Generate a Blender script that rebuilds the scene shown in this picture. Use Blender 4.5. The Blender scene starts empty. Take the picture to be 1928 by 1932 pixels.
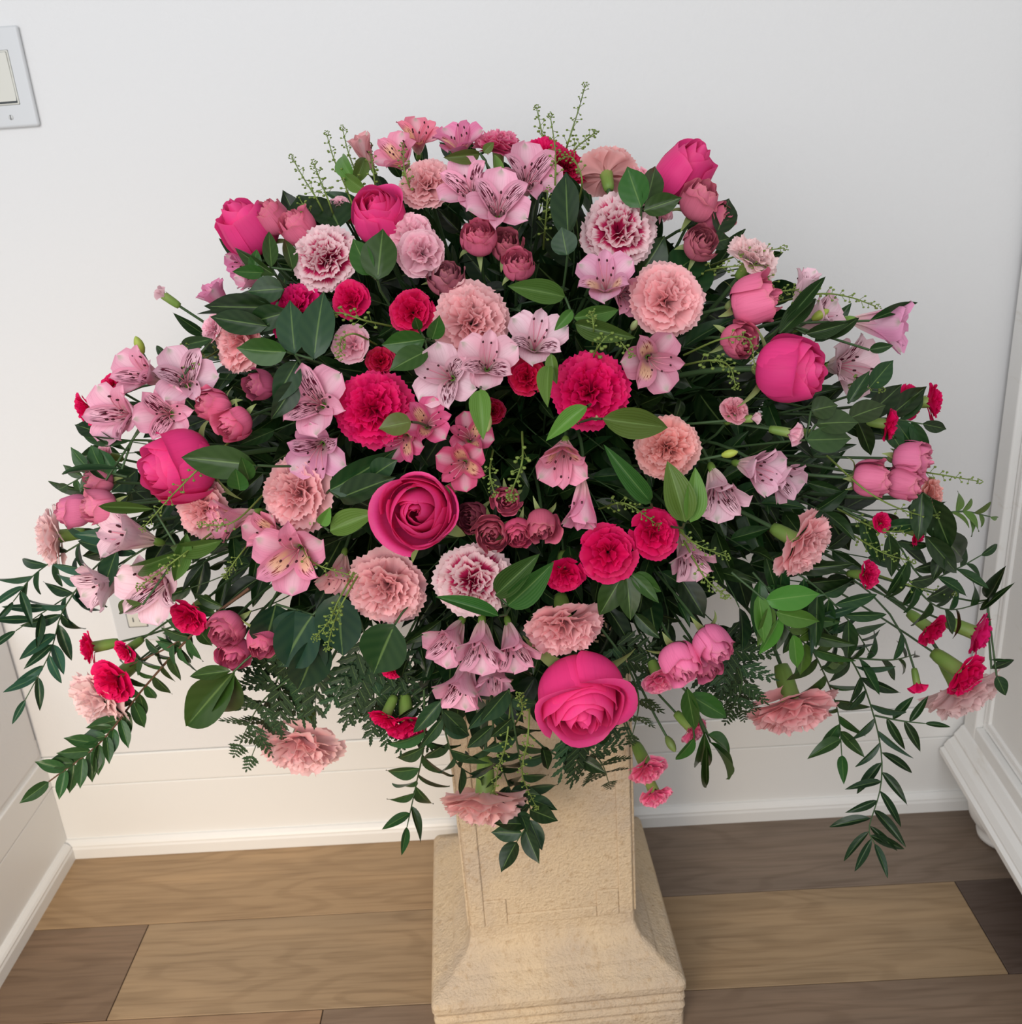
import bpy, math, random
import numpy as np

# ---------------------------------------------------------------- camera, world, lights, exposure
rng = np.random.default_rng(7)
random.seed(7)
sc = bpy.context.scene
COL = sc.collection
W, HH, FPX = 1928, 1932, 1850.0
PITCH, ROLL, YAW, CAMH = math.radians(21.7), math.radians(4.0), math.radians(1.26), 1.19
CAM = np.array([0, 0, CAMH])
FWD = np.array([-math.sin(YAW) * math.cos(PITCH), math.cos(YAW) * math.cos(PITCH), -math.sin(PITCH)])
_r = np.array([math.cos(YAW), math.sin(YAW), 0.0])
_u = np.cross(_r, FWD)
RGT = _r * math.cos(ROLL) - _u * math.sin(ROLL)
UP = _u * math.cos(ROLL) + _r * math.sin(ROLL)

from mathutils import Matrix, Vector


def m4(x, y, z, t):
    return Matrix(((x[0], y[0], z[0], t[0]), (x[1], y[1], z[1], t[1]), (x[2], y[2], z[2], t[2]), (0, 0, 0, 1)))


cd = bpy.data.cameras.new('camera')
cam = bpy.data.objects.new('camera', cd)
COL.objects.link(cam)
cam.matrix_world = m4(RGT, UP, -FWD, CAM)
cd.sensor_fit = 'HORIZONTAL'
cd.sensor_width = 36
cd.lens = 36 * FPX / W
cd.clip_start = 0.02
cd.dof.use_dof = True
cd.dof.focus_distance = 0.95
cd.dof.aperture_fstop = 11
sc.camera = cam

world = bpy.data.worlds.new('room_light')
sc.world = world
world.use_nodes = True
bg = world.node_tree.nodes['Background']
bg.inputs[0].default_value = (0.95, 0.97, 1.0, 1)
bg.inputs[1].default_value = 0.44


def area(name, loc, target, sx, sy, power, col, spread=180):
    l = bpy.data.lights.new(name, 'AREA')
    l.shape = 'RECTANGLE'
    l.size, l.size_y, l.energy, l.color = sx, sy, power, col
    l.spread = math.radians(spread)
    o = bpy.data.objects.new(name, l)
    COL.objects.link(o)
    o.location = loc
    d = Vector(target) - Vector(loc)
    o.rotation_euler = d.to_track_quat('-Z', 'Y').to_euler()
    return o


area('window_light', (-0.55, -0.95, 1.75), (0.0, 1.1, 0.6), 2.3, 1.7, 44, (0.98, 0.985, 1.0))
area('warm_room_light', (-0.62, -0.45, 0.75), (-0.60, 1.30, 0.0), 0.5, 0.4, 3.3, (1.0, 0.79, 0.56), 78)
vs = sc.view_settings
vs.view_transform = 'Standard'
vs.look = 'None'
vs.gamma = 1
vs.use_curve_mapping = False
vs.exposure = 0.0
sc.cycles.max_bounces = 6
sc.cycles.diffuse_bounces = 3
sc.cycles.glossy_bounces = 2
sc.cycles.transmission_bounces = 3
sc.cycles.transparent_max_bounces = 4
sc.cycles.caustics_reflective = False
sc.cycles.caustics_refractive = False


# ---------------------------------------------------------------- helpers
def nrm(v):
    v = np.asarray(v, float)
    return v / (np.linalg.norm(v) + 1e-12)


def ray(x, y):
    return nrm(FWD * FPX + RGT * (x - W / 2) + UP * (HH / 2 - y))


DC, DR = np.array([0.0, 1.14, 0.80]), np.array([0.60, 0.33, 0.40])   # the dome the stems spread into


def at(x, y, s=1.0, d=0.0):
    """the point of the flower dome (grown by s) seen at photo pixel x, y; d metres nearer"""
    v = ray(x, y)
    o, e = (CAM - DC) / DR, v / DR
    a, b, c = e @ e, o @ e, o @ o - s * s
    disc = b * b - a * c
    t = (-b - math.sqrt(disc)) / a if disc > 0 else -b / a
    return CAM + v * (t - d)


def depth(p):
    return float((p - CAM) @ FWD)


def lin(c):
    return tuple(((x / 255) / 12.92 if x / 255 <= 0.04045 else ((x / 255 + 0.055) / 1.055) ** 2.4) for x in c)


def mesh(name, verts, faces, mats, uv=None, smooth=True, mi=None):
    me = bpy.data.meshes.new(name)
    me.from_pydata([tuple(map(float, v)) for v in verts], [], faces)
    for m in (mats if isinstance(mats, (list, tuple)) else [mats]):
        me.materials.append(m)
    if uv is not None:
        l = me.uv_layers.new(name='UVMap')
        vi = np.empty(len(me.loops), np.int32)
        me.loops.foreach_get('vertex_index', vi)
        l.data.foreach_set('uv', np.asarray(uv, np.float32)[vi].ravel())
    if smooth:
        me.polygons.foreach_set('use_smooth', [True] * len(me.polygons))
    if mi is not None:
        me.polygons.foreach_set('material_index', mi)
    me.update()
    return me


def ob(name, me, parent=None, mw=None, color=None):
    o = bpy.data.objects.new(name, me)
    COL.objects.link(o)
    if parent is not None:
        o.parent = parent
    if mw is not None:
        o.matrix_local = mw
    if color is not None:
        o.color = (*color, 1)
    return o


def thing(name, label, cat, mw, group=None):
    o = bpy.data.objects.new(name, None)
    o.empty_display_size = 0.02
    COL.objects.link(o)
    o.matrix_local = mw
    o['label'], o['category'] = label, cat
    if group:
        o['group'] = group
    return o


def tag(o, label, cat, group=None):
    o['label'], o['category'] = label, cat
    if group:
        o['group'] = group
    return o


def frame(z, y_hint=UP, spin=0.0):
    z = nrm(z)
    y = y_hint - (y_hint @ z) * z
    if np.linalg.norm(y) < 1e-3:
        y = RGT - (RGT @ z) * z
    y = nrm(y)
    x = np.cross(y, z)
    c, s = math.cos(spin), math.sin(spin)
    return np.stack([c * x + s * y, -s * x + c * y, z], 1)      # columns


def gridf(nv, nu):
    return [(j * nu + i, j * nu + i + 1, (j + 1) * nu + i + 1, (j + 1) * nu + i) for j in range(nv - 1) for i in range(nu - 1)]


def UV(nu, nv):
    return np.meshgrid(np.linspace(-1, 1, nu), np.linspace(0, 1, nv))


def sheet(name, X, Y, Z, U, V, mat):
    nv, nu = U.shape
    return mesh(name, np.stack([X, Y, Z], -1).reshape(-1, 3), gridf(nv, nu), mat, np.stack([U * .5 + .5, V], -1).reshape(-1, 2))


def tube_geo(pts, rad, n=6):
    pts = np.asarray(pts, float)
    m = len(pts)
    rad = np.broadcast_to(rad, m)
    t = np.gradient(pts, axis=0)
    ref = np.array([0.31, 0.52, 0.79])
    vs_ = []
    for k in range(m):
        tz = nrm(t[k])
        a = nrm(np.cross(tz, ref))
        b = np.cross(tz, a)
        for i in range(n):
            w = 2 * math.pi * i / n
            vs_.append(pts[k] + rad[k] * (math.cos(w) * a + math.sin(w) * b))
    fs = [(k * n + i, k * n + (i + 1) % n, (k + 1) * n + (i + 1) % n, (k + 1) * n + i) for k in range(m - 1) for i in range(n)]
    return vs_, fs


def bez(p0, p1, p2, p3, n):
    t = np.linspace(0, 1, n)[:, None]
    return (1 - t) ** 3 * p0 + 3 * (1 - t) ** 2 * t * p1 + 3 * (1 - t) * t * t * p2 + t ** 3 * p3


def spline(pts, n):
    """smooth path through points (Catmull-Rom)"""
    p = np.asarray(pts, float)
    if len(p) == 2:
        return p[0] + (p[1] - p[0]) * np.linspace(0, 1, n)[:, None]
    q = np.vstack([2 * p[0] - p[1], p, 2 * p[-1] - p[-2]])
    out = []
    for s in np.linspace(0, len(p) - 1 - 1e-9, n):
        k, t = int(s), s - int(s)
        a, b, c, d = q[k:k + 4]
        out.append(.5 * ((2 * b) + (c - a) * t + (2 * a - 5 * b + 4 * c - d) * t * t + (-a + 3 * b - 3 * c + d) * t ** 3))
    return np.array(out)


def lathe_geo(prof, n=16, teeth=None):
    vs_ = [(r * math.cos(2 * math.pi * i / n), r * math.sin(2 * math.pi * i / n), z) for r, z in prof for i in range(n)]
    fs = [(k * n + i, k * n + (i + 1) % n, (k + 1) * n + (i + 1) % n, (k + 1) * n + i) for k in range(len(prof) - 1) for i in range(n)]
    return vs_, fs


def box_geo(x0, x1, y0, y1, z0, z1):
    v = [(x, y, z) for z in (z0, z1) for y in (y0, y1) for x in (x0, x1)]
    return v, [(0, 2, 3, 1), (4, 5, 7, 6), (0, 1, 5, 4), (2, 6, 7, 3), (0, 4, 6, 2), (1, 3, 7, 5)]


def box(name, b, mat, parent=None, bevel=0.0, mw=None, color=None):
    v, f = box_geo(*b)
    o = ob(name, mesh(name, v, f, mat, smooth=False), parent, mw, color)
    if bevel:
        md = o.modifiers.new('bevel', 'BEVEL')
        md.width, md.segments = bevel, 3
        md.limit_method = 'ANGLE'
        md.harden_normals = False
    return o


# ---------------------------------------------------------------- materials
class NT:
    def __init__(s, name):
        s.m = bpy.data.materials.new(name)
        s.m.use_nodes = True
        s.t = s.m.node_tree
        s.b = s.t.nodes['Principled BSDF']
        s.out = s.t.nodes['Material Output']

    def n(s, kind, **kw):
        o = s.t.nodes.new(kind)
        for k, v in kw.items():
            if k.startswith('i_'):
                o.inputs[k[2:].replace('_', ' ')].default_value = v
            else:
                setattr(o, k, v)
        return o

    def l(s, a, b):
        s.t.links.new(a, b)

    def put(s, v, sock):
        if isinstance(v, bpy.types.NodeSocket):
            s.l(v, sock)
        elif isinstance(v, (tuple, list)):
            sock.default_value = (*v, 1) if len(v) == 3 and len(sock.default_value) == 4 else v
        else:
            sock.default_value = v

    def math(s, op, a, b=0.0, c=None, clamp=False):
        o = s.n('ShaderNodeMath', operation=op, use_clamp=clamp)
        s.put(a, o.inputs[0])
        s.put(b, o.inputs[1])
        if c is not None:
            s.put(c, o.inputs[2])
        return o.outputs[0]

    def mix(s, f, a, b, mode='MIX'):
        o = s.n('ShaderNodeMix', data_type='RGBA', blend_type=mode)
        s.put(f, o.inputs[0])
        s.put(a, o.inputs[6])
        s.put(b, o.inputs[7])
        return o.outputs[2]

    def step(s, v, a, b):
        """0 below a, 1 above b, smooth between"""
        o = s.n('ShaderNodeMapRange', interpolation_type='SMOOTHSTEP', clamp=True)
        s.put(v, o.inputs[0])
        o.inputs[1].default_value, o.inputs[2].default_value = a, b
        return o.outputs[0]

    def uv(s):
        c = s.n('ShaderNodeTexCoord')
        x = s.n('ShaderNodeSeparateXYZ')
        s.l(c.outputs['UV'], x.inputs[0])
        return c.outputs['UV'], s.math('SUBTRACT', x.outputs[0], .5), x.outputs[1]

    def noise(s, vec, scale=(1, 1, 1), sc_=1.0, detail=2.0, rough=.5, w=None):
        mp = s.n('ShaderNodeMapping')
        s.l(vec, mp.inputs[0])
        mp.inputs['Scale'].default_value = scale
        if w is not None:
            s.l(w, mp.inputs['Location'])
        o = s.n('ShaderNodeTexNoise')
        s.l(mp.outputs[0], o.inputs['Vector'])
        o.inputs['Scale'].default_value = sc_
        o.inputs['Detail'].default_value = detail
        o.inputs['Roughness'].default_value = rough
        return o.outputs[0]

    def bump(s, h, strength=.2, dist=.001):
        o = s.n('ShaderNodeBump')
        s.put(h, o.inputs['Height'])
        o.inputs['Strength'].default_value = strength
        o.inputs['Distance'].default_value = dist
        s.l(o.outputs[0], s.b.inputs['Normal'])
        return o.outputs[0]

    def fin(s, col, rough=.5, spec=.5, trans=0.0, tcol=None):
        s.put(col, s.b.inputs['Base Color'])
        s.put(rough, s.b.inputs['Roughness'])
        s.b.inputs['Specular IOR Level'].default_value = spec
        if trans:
            t = s.n('ShaderNodeBsdfTranslucent')
            s.put(col if tcol is None else tcol, t.inputs[0])
            mx = s.n('ShaderNodeMixShader')
            mx.inputs[0].default_value = trans
            s.l(s.b.outputs[0], mx.inputs[1])
            s.l(t.outputs[0], mx.inputs[2])
            s.l(mx.outputs[0], s.out.inputs[0])
        return s.m


def petal_mat(name, edge=None, edge_amt=0.0, edge_at=(.7, 1.0), base=None, base_amt=0.0, vein=.06, rough=.55, trans=.25, variant=None):
    t = NT(name)
    uvv, u, v = t.uv()
    oi = t.n('ShaderNodeObjectInfo')
    col = oi.outputs['Color']
    rnd = t.math('MULTIPLY_ADD', oi.outputs['Random'], .22, .89)
    col = t.mix(1.0, col, rnd, 'MULTIPLY')
    seed = t.math('MULTIPLY', oi.outputs['Random'], 41.0)
    vn = t.noise(uvv, (34, 2.2, 1), 1.0, 2, .5, seed)
    if vein:
        col = t.mix(t.math('MULTIPLY', t.step(vn, .45, .75), vein * 4), col, t.mix(1.0, col, (.7, .55, .6, 1), 'MULTIPLY'))
    if base is not None:
        col = t.mix(t.math('MULTIPLY', t.math('SUBTRACT', 1.0, t.step(v, .05, .55)), base_amt), col, base)
    if edge is not None:
        col = t.mix(t.math('MULTIPLY', t.step(t.math('MULTIPLY_ADD', t.math('SUBTRACT', vn, .5), .25, v), *edge_at), edge_amt), col, edge)
    au = t.math('ABSOLUTE', u)
    if variant in ('tip', 'stripe', 'yellow'):
        if variant == 'tip':
            g = t.math('MULTIPLY', t.step(v, .80, .97), t.math('SUBTRACT', 1.0, t.step(au, .04, .16)))
            col = t.mix(t.math('MULTIPLY', g, .75), col, lin((120, 140, 80)))
            pale = t.math('MULTIPLY', t.math('SUBTRACT', 1.0, t.step(au, .05, .28)), .35)
            col = t.mix(pale, col, lin((245, 228, 232)))
        else:
            dash = t.noise(uvv, (30, 5.5, 1), 1.0, 0.5, .4, seed)
            zone = t.math('MULTIPLY', t.math('SUBTRACT', 1.0, t.step(v, .80, .92)), t.math('SUBTRACT', 1.0, t.step(au, .30, .44)))
            if variant == 'stripe':
                f = t.math('MULTIPLY', t.step(dash, .515, .55), zone)
                col = t.mix(t.math('MULTIPLY', zone, .25), col, lin((250, 225, 232)))
                col = t.mix(f, col, lin((96, 22, 48)))
            else:
                z2 = t.math('MULTIPLY', t.math('MULTIPLY', t.step(v, .22, .42), t.math('SUBTRACT', 1.0, t.step(v, .62, .82))), t.math('SUBTRACT', 1.0, t.step(au, .2, .42)))
                col = t.mix(t.math('MULTIPLY', z2, .70), col, lin((250, 222, 165)))
                f = t.math('MULTIPLY', t.step(dash, .6, .63), t.math('MULTIPLY', zone, t.step(v, .4, .6)))
                col = t.mix(f, col, lin((140, 60, 60)))
    t.bump(vn, .18, .0006)
    return t.fin(col, rough, .3, trans)


def leaf_mat(name, rough=.36, vein_u=0.0, trans=.10, spec=.28):
    t = NT(name)
    uvv, u, v = t.uv()
    oi = t.n('ShaderNodeObjectInfo')
    col = oi.outputs['Color']
    hs = t.n('ShaderNodeHueSaturation')
    t.l(col, hs.inputs['Color'])
    t.l(t.math('MULTIPLY_ADD', oi.outputs['Random'], .05, .475), hs.inputs['Hue'])
    t.l(t.math('MULTIPLY_ADD', oi.outputs['Random'], .6, .42), hs.inputs['Value'])
    col = hs.outputs[0]
    au = t.math('ABSOLUTE', u)
    mid = t.math('SUBTRACT', 1.0, t.step(au, .008, .04))
    col = t.mix(t.math('MULTIPLY', mid, .35), col, lin((130, 160, 90)))
    if vein_u:
        w = t.math('SINE', t.math('MULTIPLY', u, vein_u))
    else:
        w = t.math('SINE', t.math('MULTIPLY_ADD', au, -16, t.math('MULTIPLY', v, 30)))
    h = t.math('ADD', t.math('MULTIPLY', w, .3 if vein_u else .10), t.math('MULTIPLY', mid, -1.0))
    col = t.mix(t.math('MULTIPLY', t.math('MULTIPLY_ADD', w, .5, .5), .14 if vein_u else .04), col, lin((110, 140, 80)))
    t.bump(h, .22, .0008)
    return t.fin(col, rough, spec, trans)


def plain(name, col, rough=.5, spec=.4, trans=0, noise_amt=.0, nscale=60, bump=0):
    t = NT(name)
    c = t.n('ShaderNodeTexCoord')
    k = lin(col)
    n = t.noise(c.outputs['Object'], (1, 1, 1), nscale, 3)
    cc = t.mix(t.math('MULTIPLY', n, noise_amt), k, tuple(x * .45 for x in k)) if noise_amt else k
    if bump:
        t.bump(n, bump, .002)
    return t.fin(cc, rough, spec, trans)


M_ROSE = petal_mat('rose_petal', edge=lin((250, 120, 165)), edge_amt=.25, edge_at=(.86, 1.05), vein=.05, rough=.5, trans=.40)
M_SPRAY = petal_mat('spray_rose_petal', edge=lin((196, 140, 120)), edge_amt=.40, edge_at=(.88, 1.06), vein=.08, rough=.6, trans=.2)
M_CARN = petal_mat('carnation_petal', edge=lin((255, 230, 228)), edge_amt=.45, edge_at=(.80, 1.1), vein=.02, rough=.65, trans=.42)
M_CERISE = petal_mat('cerise_petal', edge=lin((246, 50, 136)), edge_amt=.45, edge_at=(.86, 1.06), vein=.04, rough=.6, trans=.34)
M_VAR = petal_mat('variegated_petal', edge=lin((248, 222, 224)), edge_amt=.95, edge_at=(.74, .92), vein=.02, rough=.65, trans=.38)
M_TIP = petal_mat('outer_tepal', vein=.10, rough=.5, trans=.3, base=lin((238, 225, 205)), base_amt=.6, variant='tip')
M_STRIPE = petal_mat('striped_tepal', vein=.04, rough=.5, trans=.3, base=lin((235, 215, 190)), base_amt=.5, variant='stripe')
M_YELLOW = petal_mat('yellow_throat_tepal', vein=.06, rough=.5, trans=.3, base=lin((240, 215, 190)), base_amt=.5, variant='yellow')
M_PLAIN = petal_mat('inner_tepal', vein=.10, rough=.5, trans=.3, base=lin((240, 225, 205)), base_amt=.6)
M_LEAF = leaf_mat('glossy_leaf', .30)
M_LONG = leaf_mat('parallel_veined_leaf', .42, vein_u=70, trans=.2)
M_FERN = leaf_mat('fern_leaf', .5, trans=.1, spec=.3)
M_CALYX = petal_mat('calyx_green', edge=lin((150, 165, 95)), edge_amt=.5, edge_at=(.5, 1.1), vein=.08, rough=.45, trans=.05)
M_STEM = plain('green_stem', (62, 88, 52), .5, .35, 0, .4, 90)
M_WOODY = plain('brown_twig', (105, 76, 58), .7, .2, 0, .5, 120)
M_CRESS = plain('cress_green', (128, 150, 72), .55, .3, .2, .3, 200)
M_ANTHER = plain('dark_anther', (70, 34, 40), .7, .2)
M_FILAMENT = plain('pink_filament', (228, 150, 170), .5, .3, .2)


# ---------------------------------------------------------------- room
def stretch(o, s):
    o.scale = s


WALLY = 1.436
LWX = -0.877
t = NT('white_wall_paint')
tc = t.n('ShaderNodeTexCoord')
nz = t.noise(tc.outputs['Object'], (1, 1, 1), 160, 4, .6)
t.bump(nz, .22, .002)
M_WALL = t.fin(lin((226, 226, 226)), .55, .3)
t = NT('white_trim_paint')
tc = t.n('ShaderNodeTexCoord')
nz = t.noise(tc.outputs['Object'], (1, 14, 14), 10, 3)
t.bump(nz, .06, .001)
M_TRIM = t.fin(lin((232, 232, 230)), .4, .4)


def struct(o):
    o['kind'] = 'structure'
    return o


struct(box('wall_back', (-2.6, 2.2, WALLY, WALLY + .12, .2118, 2.6), M_WALL, bevel=.002))
struct(box('trim_5', (-2.6, 2.2, WALLY + .0035, WALLY + .11, .10, .25), M_TRIM))
struct(box('trim_6', (-2.6, LWX - .0035, -.39, WALLY - .0004, .10, .25), M_TRIM))
struct(box('trim_1', (-2.6, 2.2, WALLY - .002, WALLY + .12, .1496, .2106), M_TRIM, bevel=.0025))
struct(box('trim_2', (-2.6, 2.2, WALLY - .001, WALLY + .12, .0, .1485), M_TRIM, bevel=.0025))
prof = [(0, 0), (.013, 0), (.013, .020), (.0115, .024), (.0115, .027), (.009, .031), (.004, .0355), (0, .036)]


def moulding(name, prof, p0, p1, out, mat, parent=None):
    """a moulding of the given (out, up) profile swept from p0 to p1"""
    p0, p1, out = np.array(p0, float), np.array(p1, float), np.array(out, float)
    vs_ = [p + out * a + np.array([0, 0, b]) for p in (p0, p1) for a, b in prof]
    n = len(prof)
    fs = [(i, (i + 1) % n, n + (i + 1) % n, n + i) for i in range(n)] + [tuple(range(n - 1, -1, -1)), tuple(range(n, 2 * n))]
    return ob(name, mesh(name, vs_, fs, mat, smooth=False), parent)


struct(moulding('baseboard_back', prof, (LWX, WALLY - .001, 0), (2.2, WALLY - .001, 0), (0, -1, 0), M_TRIM))
struct(box('wall_left', (-2.6, LWX, -.4, WALLY - .0003, .2118, .497), M_WALL, bevel=.012))
struct(box('trim_3', (-2.6, LWX + .002, -.4, WALLY - .0003, .1496, .2106), M_TRIM, bevel=.0025))
struct(box('trim_4', (-2.6, LWX + .001, -.4, WALLY - .0003, .0, .1485), M_TRIM, bevel=.0025))
struct(moulding('baseboard_left', prof, (LWX + .001, -.4, 0), (LWX + .001, WALLY - .014, 0), (1, 0, 0), M_TRIM))

# floor of wood-look planks, each its own piece
t = NT('wood_plank')
tc = t.n('ShaderNodeTexCoord')
oi = t.n('ShaderNodeObjectInfo')
mp = t.n('ShaderNodeMapping')
t.l(tc.outputs['Object'], mp.inputs[0])
cx = t.n('ShaderNodeCombineXYZ')
t.l(t.math('MULTIPLY', oi.outputs['Random'], 7.3), cx.inputs[0])
t.l(t.math('MULTIPLY', oi.outputs['Random'], 3.1), cx.inputs[1])
t.l(cx.outputs[0], mp.inputs['Location'])
vec = mp.outputs[0]
warp = t.n('ShaderNodeTexNoise')
m2 = t.n('ShaderNodeMapping')
m2.inputs['Scale'].default_value = (1.6, 7, 1)
t.l(vec, m2.inputs[0])
t.l(m2.outputs[0], warp.inputs['Vector'])
warp.inputs['Scale'].default_value = 1.3
warp.inputs['Detail'].default_value = 2
rings = t.math('SINE', t.math('MULTIPLY', warp.outputs[0], 62))
fine = t.noise(vec, (6, 150, 1), 1.0, 4, .6)
blot = t.noise(vec, (2.2, 12, 1), 1.0, 3, .55)
col = oi.outputs['Color']
col = t.mix(t.math('MULTIPLY', t.step(rings, .0, 1.0), .30), col, t.mix(1.0, col, (.60, .55, .50, 1), 'MULTIPLY'))
col = t.mix(t.math('MULTIPLY', t.step(fine, .42, .72), .55), col, t.mix(1.0, col, (.62, .58, .55, 1), 'MULTIPLY'))
col = t.mix(t.math('MULTIPLY', t.step(blot, .45, .75), .5), col, t.mix(1.0, col, (1.45, 1.42, 1.38, 1), 'MULTIPLY'))
t.bump(fine, .12, .001)
M_WOOD = t.fin(col, .42, .4)
floor = struct(box('floor', (-2.6, 2.2, -1.6, WALLY + .1, -.05, -.003), plain('subfloor', (60, 50, 42), .8)))
rows = [(1.2545, WALLY + .05, [(-2.6, -.0, (164, 136, 102)), (.0015, 2.2, (124, 108, 94))]),  # wall row: left half lighter and warmer, the light there put into plank colour
        (1.068, 1.2530, [(-2.6, -.672, (124, 102, 82)), (-.6705, .648, (156, 132, 102)), (.6495, 2.2, (92, 78, 70))]),
        (.883, 1.0665, [(-2.6, -.35, (150, 122, 94)), (-.3485, 2.2, (128, 108, 90))]),
        (.698, .8815, [(-2.6, .1, (128, 104, 80)), (.1015, 2.2, (140, 118, 92))]),
        (.513, .6965, [(-2.6, -.6, (140, 114, 88)), (-.5985, 2.2, (118, 98, 80))]),
        (.2, .5115, [(-2.6, .4, (136, 110, 84)), (.4015, 2.2, (120, 100, 82))])]
for y0, y1, cells in rows:
    for x0, x1, c in cells:
        box('plank', (x0, x1, y0, y1, -.0029, 0), M_WOOD, floor, bevel=.0008, color=lin(c))

# light switch and outlet on the wall
M_PLATE = plain('switch_plate_white', (208, 210, 212), .22, .4)
M_ROCK = plain('rocker_ivory', (212, 211, 202), .3, .5)
M_GAP = plain('dark_gap', (70, 74, 76), .7)
M_SCREW = plain('screw_white', (205, 206, 205), .35)


def plate(name, label, cx_, cz_, w, h, gangs, kind):
    o = thing(name, label, cat=kind, mw=Matrix.Translation((cx_, WALLY, cz_)))
    p = box('plate', (-w / 2, w / 2, -.007, 0, -h / 2, h / 2), M_PLATE, o)
    md = p.modifiers.new('bevel', 'BEVEL')
    md.width, md.segments = .0055, 5
    for g in gangs:
        box('gap', (g - .0172, g + .0172, -.0074, -.004, -.0342, .0342), M_GAP, o, bevel=.002)
        if kind == 'switch':
            box('rocker_frame', (g - .0164, g + .0164, -.0082, -.004, -.0334, .0334), M_ROCK, o, bevel=.0018)
            box('gap', (g - .0148, g + .0148, -.0085, -.004, -.0318, .0318), M_GAP, o, bevel=.0012)
            r = box('rocker', (g - .0142, g + .0142, -.0095, -.004, -.0312, .0312), M_ROCK, o, bevel=.001)
            r.rotation_euler = (.035, 0, 0)
        else:
            for s_ in (-.0195, .0195):
                f = box('socket', (g - .0155, g + .0155, -.0088, -.004, s_ - .013, s_ + .013), M_ROCK, o, bevel=.003)
                for q in (-.0055, .0055):
                    box('slot', (q - .0009, q + .0009, -.0092, -.0085, s_ - .003, s_ + .005), M_GAP, f)
        for s_ in (-1, 1):
            if kind == 'switch':
                v, f_ = lathe_geo([(0, .0012), (.0026, .001), (.0034, .0002), (.0034, -.001)], 16)
                s = ob('screw', mesh('screw', v, f_, M_SCREW), o, Matrix.Translation((g, -.007, s_ * .0485)) @ Matrix.Rotation(math.pi / 2, 4, 'X'))
                box('screw_slot', (-.0005, .0005, -.003, .003, .0008, .00135), M_GAP, s)
    return o


plate('light_switch', 'white rocker light switch with a rounded white plate, up on the wall', -.6905, 1.2865, .117, .1235, (-.023, .023), 'switch')
plate('wall_outlet', 'white electrical outlet low on the wall half hidden by foliage', -.655, .492, .078, .120, (0.0,), 'outlet')

# white cabinet on the right: side panel with stile, bead, base moulding and a bun foot
t = NT('distressed_white_paint')
tc = t.n('ShaderNodeTexCoord')
nz = t.noise(tc.outputs['Object'], (30, 6, 30), 1.0, 5, .65)
nb = t.noise(tc.outputs['Object'], (1, 1, 1), 400, 2)
col = t.mix(t.math('MULTIPLY', t.step(nz, .56, .74), .38), lin((240, 239, 236)), lin((196, 182, 158)))
t.bump(nb, .08, .001)
M_CAB = t.fin(col, .4, .4)
cab = thing('cabinet', 'tall white painted cabinet with stepped base moulding and a bun foot', 'cabinet',
            Matrix.Translation((.718, 1.425, 0)) @ Matrix.Rotation(math.radians(-3.5), 4, 'Z'))
box('side_panel', (.018, .8, -1.30, -.01, .15, 2.3), M_CAB, cab, bevel=.002)
box('stile', (0, .02, -.045, 0, .178, 2.3), M_CAB, cab, bevel=.003)
box('rail', (0.0005, .02, -1.30, -.0455, .178, .205), M_CAB, cab, bevel=.003)
bead = [(0, 0), (.005, .001), (.007, .004), (.005, .007), (.003, .009), (.006, .012), (.005, .016), (0, .017)]


def sweep_bead(p0, p1, up, out):
    p0, p1, up, out = (np.array(q, float) for q in (p0, p1, up, out))
    vs_ = [p + out * a + up * b for p in (p0, p1) for a, b in bead]
    n = len(bead)
    return vs_, [(i, (i + 1) % n, n + (i + 1) % n, n + i) for i in range(n)] + [tuple(range(n - 1, -1, -1)), tuple(range(n, 2 * n))]


v, f = sweep_bead((.0185, -.045, .205), (.0185, -.045, 2.3), (0, -1, 0), (-1, 0, 0))
ob('bead_moulding', mesh('bead_moulding', v, f, M_CAB, smooth=False), cab)
v, f = sweep_bead((.0185, -1.3, .205), (.0185, -.045, .205), (0, 0, 1), (-1, 0, 0))
ob('bead_moulding', mesh('bead_moulding', v, f, M_CAB, smooth=False), cab)
base_prof = [(0, 0), (.034, 0), (.036, .004), (.036, .013), (.030, .016), (.030, .020), (.024, .030), (.015, .037), (.015, .042), (.011, .047), (.004, .058), (0, .060)]
moulding('base_moulding', base_prof, (.001, -1.30, .120), (.001, 0, .120), (-1, 0, 0), M_CAB, cab)
box('base_board', (.0, .8, -1.30, 0, .1205, .179), M_CAB, cab, bevel=.002)
v, f = lathe_geo([(0, 0), (.034, 0), (.040, .006), (.042, .014), (.040, .022), (.046, .030), (.056, .046), (.060, .064), (.058, .084), (.048, .104), (.040, .110), (.040, .1205)], 32)
for fy in (-.075, -1.2):
    ob('bun_foot', mesh('bun_foot', v, f, M_CAB), cab, Matrix.Translation((.055, fy, 0)))

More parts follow.
